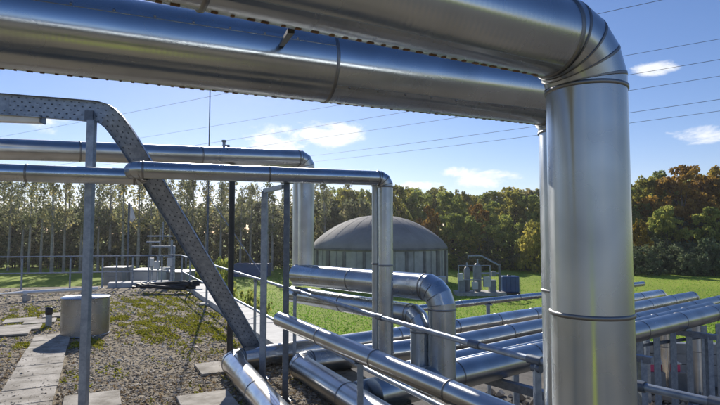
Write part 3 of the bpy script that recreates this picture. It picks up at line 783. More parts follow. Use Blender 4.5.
# stainless drum
dc_ = atz(85, 334.5, 0.0)
r = empty('steel_drum', (dc_.x, dc_.y, 0), 'round brushed steel drum standing on the gravel beside the path', 'drum')
DR, DH = 0.40, 0.68
MB().lathe(dc_, [(DR, 0.0), (DR, DH)], 56).build('wall', 'stainless', r)
MB().lathe(dc_ + Vector((0, 0, DH - 0.012)), [(DR + .004, 0), (DR + .012, 0.004), (DR + .012, 0.02), (DR + .002, 0.026), (0.2, 0.034), (0.001, 0.036)], 56).build('lid', 'stainless', r)
MB().lathe(dc_ + Vector((0, 0, 0.001)), [(DR + .001, 0), (DR + .008, 0.004), (DR + .008, 0.03), (DR + .001, 0.034)], 56).build('foot_ring', 'stainless', r)
MB().box(dc_ + Vector((math.cos(-1.2) * DR, math.sin(-1.2) * DR, DH / 2)), (0.004, 0.016, DH - .06), (Vector((math.cos(-1.2), math.sin(-1.2), 0)), Vector((-math.sin(-1.2), math.cos(-1.2), 0)), Vector((0, 0, 1)))).build('lap_seam', 'stainless', r)
# vent stub
vs0 = atz(48.5, 327, 0.0)
r = empty('vent_stub', (vs0.x, vs0.y, 0), 'short upright vent stub with a black cap beside the path', 'vent')
MB().tube(vs0, vs0 + Vector((0, 0, 0.24)), 0.055, 20).build('stub', 'galvanised', r)
MB().lathe(vs0 + Vector((0, 0, 0.24)), [(0.058, 0), (0.066, 0.01), (0.066, 0.13), (0.05, 0.15), (0.001, 0.152)], 20).build('cap', 'black_paint', r)

# white pipe on stands at the back left
wa, wb = atz(-60, 298, 0.22), atz(98, 288.5, 0.22)
r = empty('white_pipe', (wa.x, wa.y, 0), 'long white plastic pipe lying on low stands at the back left', 'pipe')
MB().path([wa, wa.lerp(wb, .5) + Vector((0, 0, .01)), wb], 0.055, 16).build('tube', 'white_plastic', r)
for t in (0.25, 0.5, 0.75):
    p = wa.lerp(wb, t)
    MB().tube(p - (wb - wa).normalized() * .05, p + (wb - wa).normalized() * .05, 0.066, 16).build('sleeve', 'white_plastic', r)
for t in (0.12, 0.51, 0.9):
    p = wa.lerp(wb, t)
    MB().box((p.x, p.y, 0.08), (0.10, 0.22, 0.16)).build('stand', 'concrete', r, bevel=0.008)
# black hoses heaped on the coping
hb = atz(160, 290, 0.1)
r = empty('hose_heap', (hb.x, hb.y, 0.1), 'heap of black hoses lying at the far roof corner', 'hose')
for k_ in range(6):
    a = hb + Vector((-0.75 + .08 * k_, -0.22 + 0.09 * k_, 0.10 + 0.05 * (k_ % 3)))
    MB().path([a + Vector((0.32 * x, 0.05 * math.sin(x * 1.7 + k_), 0.03 * math.sin(x + k_ * 2))) for x in range(6)], 0.055, 10).build('hose', 'black_hose', r)

# equipment beyond the far railing
def cabinet(name, label, px0, px1, py0, py1, Y, mat, depth=0.8, z0=None, cat='cabinet', lid=True):
    a = aty(px0, py1, Y); b = aty(px1, py0, Y); z0 = a.z if z0 is None else z0
    r = empty(name, ((a.x + b.x) / 2, Y + depth / 2, z0), label, cat)
    MB().box(((a.x + b.x) / 2, Y + depth / 2, (z0 + b.z) / 2), (b.x - a.x, depth, b.z - z0)).build('housing', mat, r, bevel=0.02)
    if lid: MB().box(((a.x + b.x) / 2, Y + depth / 2, b.z + 0.02), (b.x - a.x + .1, depth + .1, 0.05)).build('lid', mat, r, bevel=0.01)
    k_ = max(1, int((b.x - a.x) / 0.7))
    for i in range(k_):
        x0 = a.x + (b.x - a.x) * (i + .5) / k_
        d_ = MB().box((x0, Y - 0.012, (z0 + b.z) / 2), ((b.x - a.x) / k_ - .08, 0.02, (b.z - z0) * .8)).build('door', mat, r, bevel=0.006)
        MB().box((x0 + .2, Y - 0.03, (z0 + b.z) / 2), (0.03, 0.02, 0.12)).build('handle', 'black_paint', d_)
    return r
cabinet('equipment_cabinet', 'low dark grey equipment cabinet behind the far railing, left of the flag pole', 103, 122, 268.5, 287, 19.6, 'grey_box', 0.9, GZ)
cabinet('equipment_cabinet', 'long low pale grey plant housing behind the far railing, right of the flag pole', 129, 158, 271, 287, 20.3, 'pale_box', 1.2, GZ)
cabinet('equipment_cabinet', 'low grey plant housing by the far roof corner', 160, 186, 273, 287, 21.2, 'grey_box', 1.2, GZ)
cabinet('container', 'long blue container lying low at the foot of the wood', 233, 268, 264.5, 272.5, 52, 'blue_plastic', 2.0, GZ, 'container')
fp = aty(127, 285, 18.9); ft = aty(127, 203, 18.9)
r = empty('flag_pole', (fp.x, fp.y, 0), 'slim pole with a drooping white pennant beyond the far railing', 'flag pole')
MB().tube((fp.x, fp.y, -0.5), (fp.x, fp.y, ft.z), 0.035, 10).build('pole', 'galvanised_dark', r)
pn = MB(); 
rows_ = [(0.0, 0.03), (0.15, 0.10), (0.4, 0.17), (0.65, 0.22), (0.85, 0.10)]
vv_ = []
for j, (h, wdt) in enumerate(rows_):
    for i in range(6):
        u = i / 5; vv_.append((fp.x + 0.035 + u * wdt, fp.y + 0.04 * math.sin(u * 9 + h * 4), ft.z - 0.02 - h * 0.75 - u * 0.05))
pn.add(vv_, [(j * 6 + i, j * 6 + i + 1, j * 6 + i + 7, j * 6 + i + 6) for j in range(4) for i in range(5)], True)
po_ = pn.build('pennant', 'white_plastic', r); so_ = po_.modifiers.new('thick', 'SOLIDIFY'); so_.thickness = 0.006
# ladder frame
YF = 19.2
r = empty('access_frame', (aty(162, 285, YF).x, YF, 0), 'grey steel access frame with crossbars beyond the far railing', 'frame')
for px in (151.5, 157.5, 171, 173.5):
    a = aty(px, 285, YF); b = aty(px, {151.5: 258, 157.5: 256, 171: 240, 173.5: 246}[px], YF)
    MB().tube((a.x, YF, 0), (a.x, YF, b.z), 0.045, 10).build('upright', 'galvanised', r)
for (x0, x1, y) in ((147, 172, 236), (151, 174, 246.5), (156, 173, 256), (150, 173, 268), (146, 160, 242)):
    a = aty(x0, y, YF); b = aty(x1, y, YF)
    MB().bar((a.x, YF + .05, a.z), (b.x, YF + .05, b.z), 0.06, 0.05).build('crossbar', 'galvanised', r)
for (x, y) in ((152, 262), (158, 265), (171, 262)):
    a = aty(x, y, YF); MB().box((a.x, YF - .1, a.z), (0.18, 0.14, 0.30)).build('junction_box', 'pale_box', r, bevel=0.01)
a = aty(171, 240, YF); b = aty(171, 222, YF)
MB().tube((a.x - .3, YF, a.z), (a.x - .3, YF, b.z), 0.02, 8).build('aerial', 'galvanised', r)

# ------------------------------------------------------------------ domed tank
TC = atz(380, 284, GZ); TR = 65.0 * TC.y / FPX; TC.y += TR * 0.35
TR *= 1.06
zt_ = aty(380, 246, TC.y).z; zd = aty(380, 216.5, TC.y).z
r = empty('domed_tank', (TC.x, TC.y, GZ), 'round ribbed tank with a pale grey domed roof before the wood', 'tank')
MB().lathe((TC.x, TC.y, GZ), [(TR, 0), (TR, zt_ - GZ)], 72).build('wall', 'tank_wall', r)
hd = zd - zt_; dome = []
Rs = (TR * TR + hd * hd) / (2 * hd)
for i in range(17):
    rr = TR * 1.015 * (1 - i / 16); hh = math.sqrt(max(0, Rs * Rs - rr * rr / 1.03)) - (Rs - hd)
    dome.append((max(rr, 0.001), max(0, hh) + 0.12 if i else 0.02))
dm_ = MB().lathe((TC.x, TC.y, zt_), [(TR * 1.015, -0.08)] + dome, 72).build('dome', 'dome', r)
MB().lathe((TC.x, TC.y, zt_), [(TR * 1.001, -0.28), (TR * 1.022, -0.26), (TR * 1.022, -0.05), (TR * 1.001, -0.03)], 72).build('rim', 'tank_pier', r)
for j in range(44):
    a = 2 * math.pi * j / 44 + 0.05; u = Vector((math.cos(a), math.sin(a), 0)); s2 = Vector((-u.y, u.x, 0))
    wdt = 0.42 if j % 3 == 0 else 0.2
    MB().box(Vector((TC.x, TC.y, (GZ + zt_ - .3) / 2)) + u * (TR + 0.05), (0.16, wdt, zt_ - .3 - GZ), (u, s2, Vector((0, 0, 1)))).build('rib', 'tank_pier' if j % 2 else 'tank_wall', r)
for j in range(24):
    a = 2 * math.pi * j / 24; pth = []
    for (rr, hh) in dome[1:]:
        pth.append((TC.x + math.cos(a) * rr, TC.y + math.sin(a) * rr, zt_ + hh + 0.004))
    MB().path(pth, 0.010, 5).build('dome_seam', 'dome', dm_)

# plant beside the field
YE = 37.0
cabinet('equipment_cabinet', 'small pale cabinet beside the right foot of the domed tank', 432, 446, 277.5, 288, YE + 1, 'pale_box', 0.8, GZ)
pc = aty(475, 290, YE)
r = empty('pump_station', (pc.x, YE, GZ), 'grey pump station with two vessels and pipework before the field', 'pump')
MB().box((pc.x + .3, YE, GZ + 0.12), (3.4, 1.6, 0.24)).build('plinth', 'concrete', r)
for (dx, rr, hh) in ((-0.55, 0.22, 1.7), (0.2, 0.26, 1.95)):
    MB().lathe((pc.x + dx, YE, GZ + .24), [(rr * .6, 0.0), (rr, .12), (rr, hh - .2), (rr * .6, hh), (.001, hh + .02)], 28).build('vessel', 'grey_box', r)
    MB().tube((pc.x + dx, YE, GZ + .2 + hh), (pc.x + dx, YE, GZ + .55 + hh), 0.06, 10).build('nozzle', 'galvanised', r)
MB().path([(pc.x - .45, YE, GZ + 2.55), (pc.x - .45, YE, GZ + 2.7), (pc.x + .45, YE, GZ + 2.75), (pc.x + 1.75, YE, GZ + 2.05)], 0.06, 10).build('header_pipe', 'galvanised', r)
MB().tube((pc.x + 1.75, YE, GZ), (pc.x + 1.75, YE, GZ + 2.15), 0.085, 12).build('riser', 'galvanised_dark', r)
MB().tube((pc.x + .45, YE, GZ + 1.5), (pc.x + 1.75, YE, GZ + 1.5), 0.06, 12).build('branch_pipe', 'galvanised', r)
for dx in (-1.0, 1.15):
    MB().box((pc.x + dx, YE - .3, GZ + .65), (0.45, 0.5, 0.85)).build('control_box', 'grey_box', r, bevel=0.02)
for (dx, dz, sx, sz_) in ((-1.1, 1.3, .35, .5), (.75, .95, .5, .7), (-.1, .7, .4, .5), (1.2, 1.5, .3, .35)):
    MB().box((pc.x + dx, YE - .45, GZ + dz), (sx, .3, sz_)).build('junction_box', 'pale_box' if dx < 1 else 'grey_box', r, bevel=0.02)
for dx in (-1.25, -.2, .95):
    MB().tube((pc.x + dx, YE - .55, GZ), (pc.x + dx, YE - .55, GZ + 2.1), 0.04, 8).build('frame_post', 'galvanised', r)
for dz in (1.1, 2.08):
    MB().tube((pc.x - 1.25, YE - .55, GZ + dz), (pc.x + .95, YE - .55, GZ + dz), 0.035, 8).build('frame_rail', 'galvanised', r)
ba = aty(502.5, 291, YE); bb_ = aty(520, 276.5, YE)
r = empty('liquid_tank', ((ba.x + bb_.x) / 2, YE + .5, GZ), 'square blue plastic liquid tank standing before the field', 'tank')
cx_ = (ba.x + bb_.x) / 2; wx = bb_.x - ba.x; hz_ = bb_.z - GZ
MB().box((cx_, YE + .5, GZ + .08), (wx, 1.0, 0.14)).build('pallet', 'black_paint', r)
MB().box((cx_, YE + .5, GZ + .15 + (hz_ - .15) / 2), (wx * .97, 0.97, hz_ - .15)).build('body', 'blue_plastic', r, bevel=0.07)
for i in range(5):
    MB().tube((cx_ - wx / 2 + wx * i / 4, YE - .01, GZ + .15), (cx_ - wx / 2 + wx * i / 4, YE - .01, GZ + hz_), 0.014, 6).build('cage_bar', 'blue_plastic', r)
MB().lathe((cx_, YE + .5, GZ + hz_), [(0.14, -0.02), (0.14, 0.06), (0.001, 0.06)], 20).build('cap', 'black_paint', r)

# low wall, crates and rubble in the yard under the bundle
ya = aty(560, 350, 15.5); yb = aty(760, 350, 15.0)
r = empty('yard_wall', (ya.x, 15.2, GZ), 'low grey block wall in the yard beneath the bundle, behind the pales', 'wall')
dw = (Vector((yb.x, yb.y, 0)) - Vector((ya.x, ya.y, 0))); nL = dw.length; dw.normalize()
for row in range(4):
    for i in range(int(nL / 0.9)):
        c = Vector((ya.x, ya.y, GZ + .15 + .3 * row)) + dw * (0.9 * i + (0.45 if row % 2 else 0))
        MB().box(c, (0.888, 0.25, 0.288), (dw, Vector((-dw.y, dw.x, 0)), Vector((0, 0, 1)))).build('block', 'grey_box', r, bevel=0.01)
for j, (px, wd_) in enumerate(((652, .30), (673, .22))):
    c = aty(px, 360, 14.6)
    r = empty('plastic_crate', (c.x, 14.6, GZ), ['small pink crate behind the pales, next to the tall drop pipe', 'small pink crate behind the pales, farther from the tall drop pipe'][j], 'crate')
    MB().box((c.x, 14.6, GZ + .28), (0.5, 0.42, 0.56)).build('lower_crate', 'grey_box', r, bevel=0.02)
    MB().box((c.x, 14.6, GZ + .66), (wd_, 0.3, 0.20)).build('upper_crate', 'pink_plastic', r, bevel=0.02)
    MB().box((c.x, 14.6, GZ + .78), (wd_ + .06, 0.34, 0.04)).build('rim', 'pale_box', r, bevel=0.01)
NR = 1600
xr = rng.uniform(3.0, 12, NR); yr = rng.uniform(9.8, 14.3, NR)
sz = rng.gamma(2.0, 0.028, NR) + 0.02
V = octv[None] * rng.uniform(0.6, 1.3, (NR, 6, 1)) * sz[:, None, None]
V = V + np.stack([xr, yr, GZ + sz * 0.4], -1)[:, None]
f8 = np.array([(0, 1, 4), (1, 2, 4), (2, 3, 4), (3, 0, 4), (1, 0, 5), (2, 1, 5), (3, 2, 5), (0, 3, 5)])
rb_ = np_mesh('rubble', V[:, f8].reshape(-1, 3), 3, 'stones', np.repeat(np.clip(rng.normal(0.4, .2, NR), 0, 1), 8))
tag(rb_, 'pale brown rubble strewn in the yard beneath the pipes', 'rubble', kind='stuff')

# ------------------------------------------------------------------ trees
def leaf_cards(C, size, rng, flat=0.0):
    """one four-cornered leaf spray at each centre"""
    n = len(C); a = rng.normal(size=(n, 3)); a /= np.linalg.norm(a, axis=1)[:, None]
    b = rng.normal(size=(n, 3)); b -= a * (a * b).sum(1)[:, None]; b /= np.linalg.norm(b, axis=1)[:, None]
    s = size * rng.uniform(0.55, 1.35, n)[:, None]; a = a * s; b = b * s * 0.7
    return np.stack([C - a, C - b * 0.8, C + a, C + b], 1).reshape(-1, 3)
LEAFDATA = {}
def tree_mesh(kind, seed):
    """local crown (verts, tone) and trunk MB for one tree variant standing at the origin"""
    key = (kind, seed)
    if key in LEAFDATA: return LEAFDATA[key]
    rg = np.random.default_rng(seed * 31 + hash(kind) % 1 + len(kind) * 7); tr = MB(); cen = []; tn = []
    def clump(c, r, n, t):
        p = rg.normal(size=(n, 3)); p /= np.linalg.norm(p, axis=1)[:, None]; p *= (r * rg.uniform(0.3, 1, n) ** 0.5)[:, None]
        p[:, 2] *= 0.8; cen.append(p + c); tn.append(np.clip(t + rg.normal(0, .16, n), 0, 1))
    if kind == 'poplar':
        H = 12.0; sz = 0.17
        lx, ly = rg.uniform(-.3, .3, 2)
        tr.path([(lx * (h / H) ** 1.5, ly * (h / H) ** 1.5, h) for h in np.linspace(0, H, 9)], [0.21 * (1 - h / H) + 0.025 for h in np.linspace(0, H, 9)], 7)
        for i in range(46):
            h = H * (0.36 + 0.62 * rg.uniform() ** 0.85); a = rg.uniform(0, 6.283); L = (0.5 + 1.5 * math.sin(min(1, (1.03 - h / H) * 1.5) * 1.57)) * rg.uniform(.6, 1.15)
            b0 = np.array([lx * (h / H) ** 1.5, ly * (h / H) ** 1.5, h]); e = b0 + np.array([math.cos(a) * L * .62, math.sin(a) * L * .62, L * .9])
            tr.path([b0, (b0 + e) / 2 - np.array([0, 0, .08]), e], [0.035, 0.022, 0.008], 4)
            t = rg.uniform(.25, .75)
            for f in (0.45, 0.75, 1.0):
                clump(b0 + (e - b0) * f, 0.42, int(10 * rg.uniform(.3, 1.3) * (1.0 if h < H * .55 else .6)), t)
    elif kind == 'under':
        H = 7.4; sz = 0.2
        for s_ in range(4):
            a = rg.uniform(0, 6.28); tp = np.array([math.cos(a) * 1.2, math.sin(a) * 1.2, H * rg.uniform(.6, .95)])
            tr.path([(0.3 * math.cos(a), 0.3 * math.sin(a), 0), tp * np.array([.5, .5, .5]), tp], [0.09, 0.06, 0.015], 6)
        for i in range(46):
            a = rg.uniform(0, 6.283); h = rg.uniform(0.08, 1) * H; rr = 1.9 * math.sqrt(rg.uniform(.1, 1)) * (1 - 0.45 * (h / H) ** 3)
            clump(np.array([math.cos(a) * rr, math.sin(a) * rr, h * .95]), rg.uniform(.45, .8), 36, rg.uniform(.15, .75))
    elif kind == 'broad':
        H = 11.0; sz = 0.2
        tr.path([(0, 0, 0), (.1, .05, 2.5), (.2, .1, 5), (.1, 0, 8.5)], [0.34, 0.27, 0.19, 0.05], 9)
        lobes = []
        for i in range(15):
            a = i * 2.4 + rg.uniform(-.4, .4); h = H * rg.uniform(.30, .86); rr = 2.9 * math.sin(math.pi * min(1, max(.12, (h / H - .08) / .98))) * rg.uniform(.5, 1.05)
            c = np.array([math.cos(a) * rr, math.sin(a) * rr, h]); lobes.append((c, rg.uniform(1.0, 1.7)))
        lobes.append((np.array([0.1, 0, H - 1.3]), 1.3)); lobes.append((np.array([.2, .3, H * .6]), 2.0))
        for (c, r0) in lobes:
            st = np.array([0.15, 0.05, min(7.5, max(2.0, c[2] * .6))]); tr.path([st, (st + c) / 2 + np.array([0, 0, .2]), c], [0.09, 0.055, 0.015], 5)
            for j in range(int(9 * r0)):
                p = rg.normal(size=3); p /= np.linalg.norm(p); p[2] = abs(p[2]) * .9 if rg.uniform() < .7 else p[2]
                clump(c + p * r0 * rg.uniform(.65, 1.0), rg.uniform(.35, .6), 40, rg.uniform(.2, .8))
    elif kind == 'shrub':
        H = 3.2; sz = 0.13
        for s_ in range(6):
            a = s_ * 1.05; tr.path([(0.15 * math.cos(a), 0.15 * math.sin(a), 0), (0.7 * math.cos(a), .7 * math.sin(a), 1.2), (1.3 * math.cos(a), 1.3 * math.sin(a), 2.2)], [0.05, .035, .01], 5)
        for i in range(75):
            p = rg.normal(size=3); p /= np.linalg.norm(p); p[2] = abs(p[2])
            f = rg.uniform(.72, 1.0) + .12 * math.sin(i * 1.9)
            c = p * np.array([2.1, 2.1, 2.7]) * f; c[2] += 0.25
            clump(c, rg.uniform(.28, .5), 44, rg.uniform(.2, .8))
    C = np.concatenate(cen); V = leaf_cards(C, sz, rg)
    LEAFDATA[key] = (V, np.concatenate(tn), tr, H); return LEAFDATA[key]
CROWN = {}; TRUNK = {}
def tree(name, label, kind, seed, mat, px, py_top, Y, group=None, wide=1.0, bark='bark', cat='tree', hmul=None):
    V, tn, tr, H = tree_mesh(kind, seed)
    b = aty(px, 233, Y); top = aty(px, py_top, Y).z
    s = (top - GZ) / H
    r = empty(name, (b.x, Y, GZ - 0.03), label, cat, group)
    r.scale = (s * wide, s * wide, s); r.rotation_euler.z = random.uniform(0, 6.28)
    k1 = (kind, seed, mat)
    if k1 not in CROWN:
        o = np_mesh('crown', V, 4, mat, tn); CROWN[k1] = o.data
    else:
        o = bpy.data.objects.new('crown', CROWN[k1]); col.objects.link(o)
    o.parent = r
    k2 = (kind, seed, bark)
    if k2 not in TRUNK:
        t = tr.build('trunk', bark); TRUNK[k2] = t.data
    else:
        t = bpy.data.objects.new('trunk', TRUNK[k2]); col.objects.link(t)
    t.parent = r
    return r
GP = 'thin poplars in the wood behind the far railing'
LP = 'thin tall poplar in the backlit wood on the left'
for i in range(30):
    px = -14 + i * 11.6 + random.uniform(-3.5, 3.5)
    tree('poplar_tree', LP, 'poplar', i % 6, 'leaf_poplar', px, random.uniform(169, 183) + (6 if px > 230 else 0), random.uniform(56, 63), GP, random.uniform(.75, 1.05), 'pale_bark')
for i in range(22):
    px = -18 + i * 17.5 + random.uniform(-5, 5)
    tree('poplar_tree', LP, 'poplar', i % 6, 'leaf_poplar', px, random.uniform(176, 188), random.uniform(70, 80), GP, random.uniform(.8, 1.1), 'bark')
for i in range(26):
    px = -16 + i * 15.5 + random.uniform(-4, 4)
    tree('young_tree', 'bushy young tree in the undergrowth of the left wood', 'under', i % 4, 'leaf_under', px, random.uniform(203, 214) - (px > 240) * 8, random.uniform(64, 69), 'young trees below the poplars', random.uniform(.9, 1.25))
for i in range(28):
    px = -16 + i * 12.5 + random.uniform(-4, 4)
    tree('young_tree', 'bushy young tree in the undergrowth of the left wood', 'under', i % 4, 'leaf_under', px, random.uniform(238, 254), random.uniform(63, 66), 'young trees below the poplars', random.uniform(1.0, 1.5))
for i in range(14):
    px = -16 + i * 28 + random.uniform(-6, 6)
    tree('young_tree', 'bushy young tree in the undergrowth of the left wood', 'under', i % 4, 'leaf_under', px, random.uniform(204, 212), random.uniform(84, 90), 'young trees below the poplars', random.uniform(1.3, 1.7))
mid = [(398, 184, 72, 'leaf_olive', .7, 'olive green tree rising just right of the central drop pipe'),
       (416, 190, 76, 'leaf_green', .8, 'dark green tree behind the top of the dome'),
       (428, 204, 66, 'leaf_orange', .6, 'small rusty orange tree above the right side of the dome'),
       (446, 190, 74, 'leaf_green', .85, 'dark green tree right of the dome, before the wood edge'),
       (462, 188, 82, 'leaf_olive', .8, 'olive tree at the back, right of the dome'),
       (478, 203, 68, 'leaf_orange', .65, 'orange brown autumn tree midway between dome and drop pipes'),
       (470, 215, 64, 'leaf_green', .75, 'dark low tree at the field edge, nearest the dome'),
       (494, 200, 72, 'leaf_green', .85, 'dark green tree left of the pale round bush'),
       (512, 190, 78, 'leaf_olive', .85, 'yellowish olive tree behind, left of the drop pipes'),
       (505, 214, 66, 'leaf_green', .8, 'dark low tree at the field edge, nearer the drop pipes'),
       (533, 194, 74, 'leaf_green', .8, 'dark tree directly left of the slimmer drop pipe'),
       (452, 212, 65, 'leaf_green', .8, 'dark rounded tree at the edge of the field behind the pump station'),
       (550, 192, 78, 'leaf_olive', .8, 'olive tree mostly hidden behind the drop pipes'),
       (344, 188, 76, 'leaf_olive', .7, 'olive tree behind the left side of the dome'),
       (366, 187, 80, 'leaf_green', .7, 'green tree behind the middle of the dome'),
       (326, 190, 74, 'leaf_olive', .65, 'olive green tree right of the upper pipe drop')]
for i, (px, pt_, Y, m, wd, lab) in enumerate(mid):
    tree('broadleaf_tree', lab, 'broad', i % 5, m, px, pt_, Y, None, wd)
for i in range(13):
    px = 318 + i * 19.5 + random.uniform(-5, 5)
    tree('broadleaf_tree', 'olive tree of the back row showing above the wood edge in the middle', 'broad', (i * 2 + 1) % 5, ['leaf_olive', 'leaf_green', 'leaf_olive', 'leaf_poplar'][i % 4], px, random.uniform(185, 195), random.uniform(84, 92), 'back row trees in the middle', random.uniform(.85, 1.15))
for i in range(7):
    px = 622 + i * 19 + random.uniform(-5, 5)
    tree('broadleaf_tree', 'olive tree of the back row showing above the wood on the right', 'broad', (i * 2 + 1) % 5, ['leaf_olive', 'leaf_green', 'leaf_orange'][i % 3], px, 184 - (px - 622) * .14 + random.uniform(-4, 6), random.uniform(80, 88), 'back row trees on the right', random.uniform(.9, 1.2))
right = [(628, 184, 68, 'leaf_green', .8, 'dark green tree just right of the nearest drop pipe'),
         (645, 176, 70, 'leaf_olive', .85, 'olive green tree left of the big rusty tree'),
         (660, 168, 74, 'leaf_green', .8, 'green tree behind, left of the big rusty tree'),
         (684, 164, 66, 'leaf_orange', .95, 'big rusty orange tree on the right'),
         (704, 174, 70, 'leaf_orange', .8, 'brown orange tree right of the big rusty tree'),
         (722, 163, 72, 'leaf_yellow', .75, 'yellow green tree cut by the right border'),
         (668, 205, 60, 'leaf_green', .8, 'dark low tree in front of the big rusty tree'),
         (640, 217, 57, 'leaf_yellow', .55, 'small golden yellow tree at the foot of the right wood'),
         (712, 206, 60, 'leaf_green', .9, 'dark low tree by the right border'),
         (742, 178, 70, 'leaf_green', .9, 'green tree mostly outside the right border'),
         (600, 186, 74, 'leaf_green', .9, 'green tree hidden behind the nearest drop pipe')]
for i, (px, pt_, Y, m, wd, lab) in enumerate(right):
    tree('broadleaf_tree', lab, 'broad', (i + 2) % 5, m, px, pt_, Y, None, wd)
tree('round_bush', 'pale yellow green rounded bush beside the slimmer drop pipe', 'shrub', 0, 'leaf_olive', 535, 219, 58, None, .55, 'bark', 'bush')
for i in range(16):
    px = 622 + i * 7.6 + random.uniform(-2, 2)
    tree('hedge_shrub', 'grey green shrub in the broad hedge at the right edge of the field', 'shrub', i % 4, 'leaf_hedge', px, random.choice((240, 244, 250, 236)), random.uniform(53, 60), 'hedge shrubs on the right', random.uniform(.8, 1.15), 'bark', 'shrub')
for i in range(12):
    px = 452 + i * 9 + random.uniform(-3, 3)
    tree('hedge_shrub', 'low dark shrub along the far field edge left of the drop pipes', 'shrub', i % 4, 'leaf_under' if i % 3 else 'leaf_green', px, random.uniform(252, 258) if px < 510 else random.uniform(246, 254), random.uniform(60, 64), 'shrubs along the far field edge', random.uniform(.9, 1.4), 'bark', 'shrub')
for i in range(13):
    px = 438 + i * 9.5 + random.uniform(-3, 3)
    tree('young_tree', 'dark bushy young tree filling the wood edge between dome and drop pipes', 'under', i % 4, ('leaf_green', 'leaf_olive', 'leaf_under')[i % 3], px, random.uniform(224, 246), random.uniform(63, 67), 'young trees at the wood edge in the middle', random.uniform(1.2, 1.7))
for i in range(11):
    px = 622 + i * 11 + random.uniform(-3, 3)
    tree('young_tree', 'dark bushy young tree filling the wood edge behind the right hedge', 'under', i % 4, ('leaf_green', 'leaf_olive', 'leaf_under')[i % 3], px, random.uniform(215, 240), random.uniform(61, 65), 'young trees at the wood edge on the right', random.uniform(1.2, 1.7))
# small shrubs beyond the roof corner
for j, (px, pt_, Y) in enumerate(((192, 262, 26), (222, 252, 34), (250, 287, 22), (262, 299, 17))):
    tree('low_shrub', ['small shrub just beyond the far roof corner', 'dark shrub left of the black post', 'green tuft of shrub seen between black and grey posts', 'low shrub beside the coping, right of the grey post'][j],
         'shrub', j % 4, 'leaf_green', px, pt_, Y, None, .45 if j < 2 else .5, 'bark', 'shrub')

# ------------------------------------------------------------------ grass blades on the field
NB = 90000
yb_ = 1 / rng.uniform(1 / 66, 1 / 13, NB); xb_ = rng.uniform(-0.42, 0.85, NB) * yb_
keep = ~((yb_ < 17.5) & (xb_ > -2)) & ((xb_ > -6.5) | (yb_ > 20))
P_ = np.stack([xb_[keep], yb_[keep]], -1)
gb = np_mesh('field_grass', blades(P_, GZ, 0.07, 0.03, rng, 1.6), 3, 'grass_blades', rng.uniform(0, 1, len(P_)))
tag(gb, 'bright green grass of the field', 'grass', kind='stuff')

# ------------------------------------------------------------------ overhead wires
wires = [((100, 116), (640, 0)), ((100, 142.5), (720, 35)), ((150, 150), (720, 55)), ((258, 144), (720, 72)), ((314, 153), (720, 95)), ((317, 159), (720, 107))]
WZ = [21.0, 21.0, 17.5, 17.5, 14.5, 14.5]
names_ = ['topmost overhead power line, crossing above the elbow of the nearest pipe', 'second overhead power line from the top', 'third overhead power line from the top',
          'fourth overhead power line from the top', 'fifth overhead power line from the top', 'lowest overhead power line, just above the wood']
for (a, b), z, lab in zip(wires, WZ, names_):
    A, B = atz(*a, z), atz(*b, z); d = B - A
    A2, B2 = A - d * 0.9, B + d * 0.9; pts2 = []
    for i in range(41):
        t = i / 40; p = A2.lerp(B2, t); p.z += 1.6 * ((2 * t - 1) ** 2) - 0.6; pts2.append(p)
    o = MB().path(pts2, 0.022, 5).build('power_line', 'wire', loc=pts2[20])
    tag(o, lab, 'power line')

# ------------------------------------------------------------------ thin autumn haze
hm = bpy.data.materials.new('haze'); hm.use_nodes = True; ht = hm.node_tree; ht.nodes.clear()
ho = ht.nodes.new('ShaderNodeOutputMaterial'); hv = ht.nodes.new('ShaderNodeVolumePrincipled')
hv.inputs['Color'].default_value = (0.93, 0.95, 1.0, 1); hv.inputs['Density'].default_value = 0.0003; hv.inputs['Anisotropy'].default_value = 0.6
ht.links.new(hv.outputs[0], ho.inputs['Volume']); MATS['haze'] = hm
MB().box((0, 40, (GZ - 1 + 26) / 2), (520, 340, 26 - (GZ - 1))).build('haze', 'haze', label='thin pale autumn haze in the air', kind='stuff')

# ------------------------------------------------------------------ the photographer, mirrored in the pipes
toned('hi_vis', [(0.0, (0.55, 0.72, 0.01)), (1.0, (0.60, 0.78, 0.01))], 0.8)
dielectric('skin', (0.42, 0.25, 0.18), (0.50, 0.31, 0.23), 8, 0.6, 0.05)
dielectric('dark_cloth', (0.02, 0.022, 0.03), (0.035, 0.037, 0.045), 8, 0.9, 0.2)
def skinned(name, verts, edges, mat, parent, root_i=0, lev=1):
    me = bpy.data.meshes.new(name); me.from_pydata([v[:3] for v in verts], edges, [])
    o = bpy.data.objects.new(name, me); col.objects.link(o)
    if parent is not None: o.parent = parent
    sk = o.modifiers.new('skin', 'SKIN'); sk.use_smooth_shade = True
    for i, v in enumerate(verts):
        rx = v[3]; ry = v[4] if len(v) > 4 else v[3]
        me.skin_vertices[0].data[i].radius = (rx, ry); me.skin_vertices[0].data[i].use_root = (i == root_i)
    ss = o.modifiers.new('smooth', 'SUBSURF'); ss.levels = lev; ss.render_levels = lev
    me.materials.append(MATS[mat]); return o
PZ = Vector((0.0, -0.52, 0.0))
per = empty('person', PZ, 'person in a long hi-vis coat with raised arms, mirrored in the silver pipes', 'person')
per.rotation_euler.z = 0.0
def body_verts(k, hands=True):
    V = [(0, 0, .95, .15 * k, .11 * k), (0, 0, 1.15, .15 * k, .11 * k), (0, 0.01, 1.36, .18 * k, .12 * k), (0, 0, 1.48, .09 * k, .08 * k)]
    E = [(0, 1), (1, 2), (2, 3)]
    for s in (-1, 1):
        b = len(V); V += [(.19 * s, .01, 1.43, .07 * k), (.27 * s, .16, 1.27, .052 * k), (.10 * s, .33, 1.52, .038 * k)]
        E += [(2, b), (b, b + 1), (b + 1, b + 2)]
    return V, E
V0, E0 = body_verts(1.0)
b = len(V0)
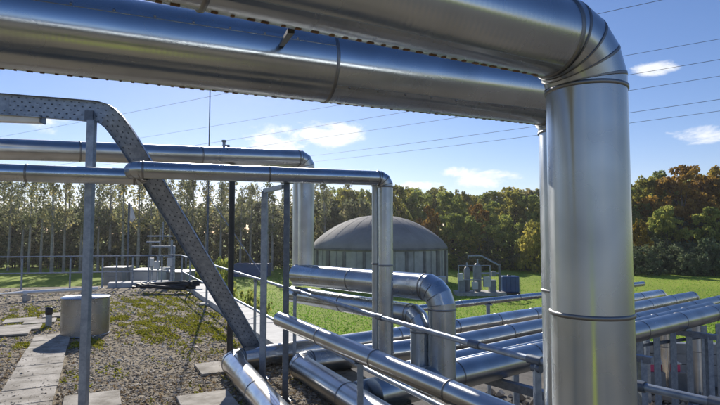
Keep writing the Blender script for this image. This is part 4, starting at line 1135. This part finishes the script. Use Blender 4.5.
V0 += [(0, .02, 1.56, .06), (0, .035, 1.64, .085, .09), (0, .03, 1.73, .085, .10), (0, .02, 1.80, .06, .07)]
E0 += [(3, b), (b, b + 1), (b + 1, b + 2), (b + 2, b + 3)]
for s in (-1, 1):
    c = len(V0); V0 += [(.10 * s, 0, .86, .10), (.115 * s, .01, .48, .062), (.12 * s, -.01, .10, .045), (.13 * s, .14, .035, .04)]
    E0 += [(0, c), (c, c + 1), (c + 1, c + 2), (c + 2, c + 3)]
    h = len(V0); w_ = 6 if s < 0 else 9
    V0 += [(.065 * s, .38, 1.575, .03, .018)]; E0 += [(w_, h)]
    for q in range(4):
        f = len(V0); V0 += [((.045 - .002 * q) * s, .43 - .012 * q, 1.60 + .02 - .018 * q, .009), ((.02) * s, .445 - .012 * q, 1.61 + .02 - .018 * q, .008)]
        E0 += [(h, f), (f, f + 1)]
    f = len(V0); V0 += [(.05 * s, .36, 1.62, .010), (.03 * s, .38, 1.645, .009)]; E0 += [(h, f), (f, f + 1)]
skinned('body', V0, E0, 'skin', per)
V1, E1 = body_verts(1.12)
V1 += [(0, 0, .60, .20, .15)]; E1 += [(0, len(V1) - 1)]
skinned('coat', V1, E1, 'hi_vis', per)
for s in (-1, 1):
    skinned('trouser_leg', [(.10 * s, 0, .86, .112), (.115 * s, .01, .48, .078), (.12 * s, -.01, .12, .062)], [(0, 1), (1, 2)], 'hi_vis', per)
    skinned('boot', [(.12 * s, -.02, .14, .058), (.12 * s, -.02, .055, .055), (.13 * s, .16, .04, .045)], [(0, 1), (1, 2)], 'dark_cloth', per)
hr = MB().lathe(PZ + Vector((0, .015, 1.735)), [(.105, 0), (.108, .03), (.09, .08), (.05, .115), (.001, .125)], 24).build('hair', 'dark_cloth', per)
MB().lathe(PZ + Vector((0, .125, 1.68)), [(.014, 0), (.018, .005), (.008, .04), (.001, .045)], 10).build('nose', 'skin', per)
for s in (-1, 1):
    MB().lathe(PZ + Vector((.036 * s, .118, 1.715)), [(.012, 0), (.009, .006), (.001, .008)], 10, Vector((0, 1, 0))).build('eye', 'dark_cloth', per)
    MB().lathe(PZ + Vector((.088 * s, .03, 1.69)), [(.028, 0), (.03, .006), (.012, .012), (.001, .01)], 12, Vector((s, 0, 0))).build('ear', 'skin', per)
MB().box(PZ + Vector((0, .128, 1.635)), (.045, .012, .010)).build('mouth', 'skin', per)
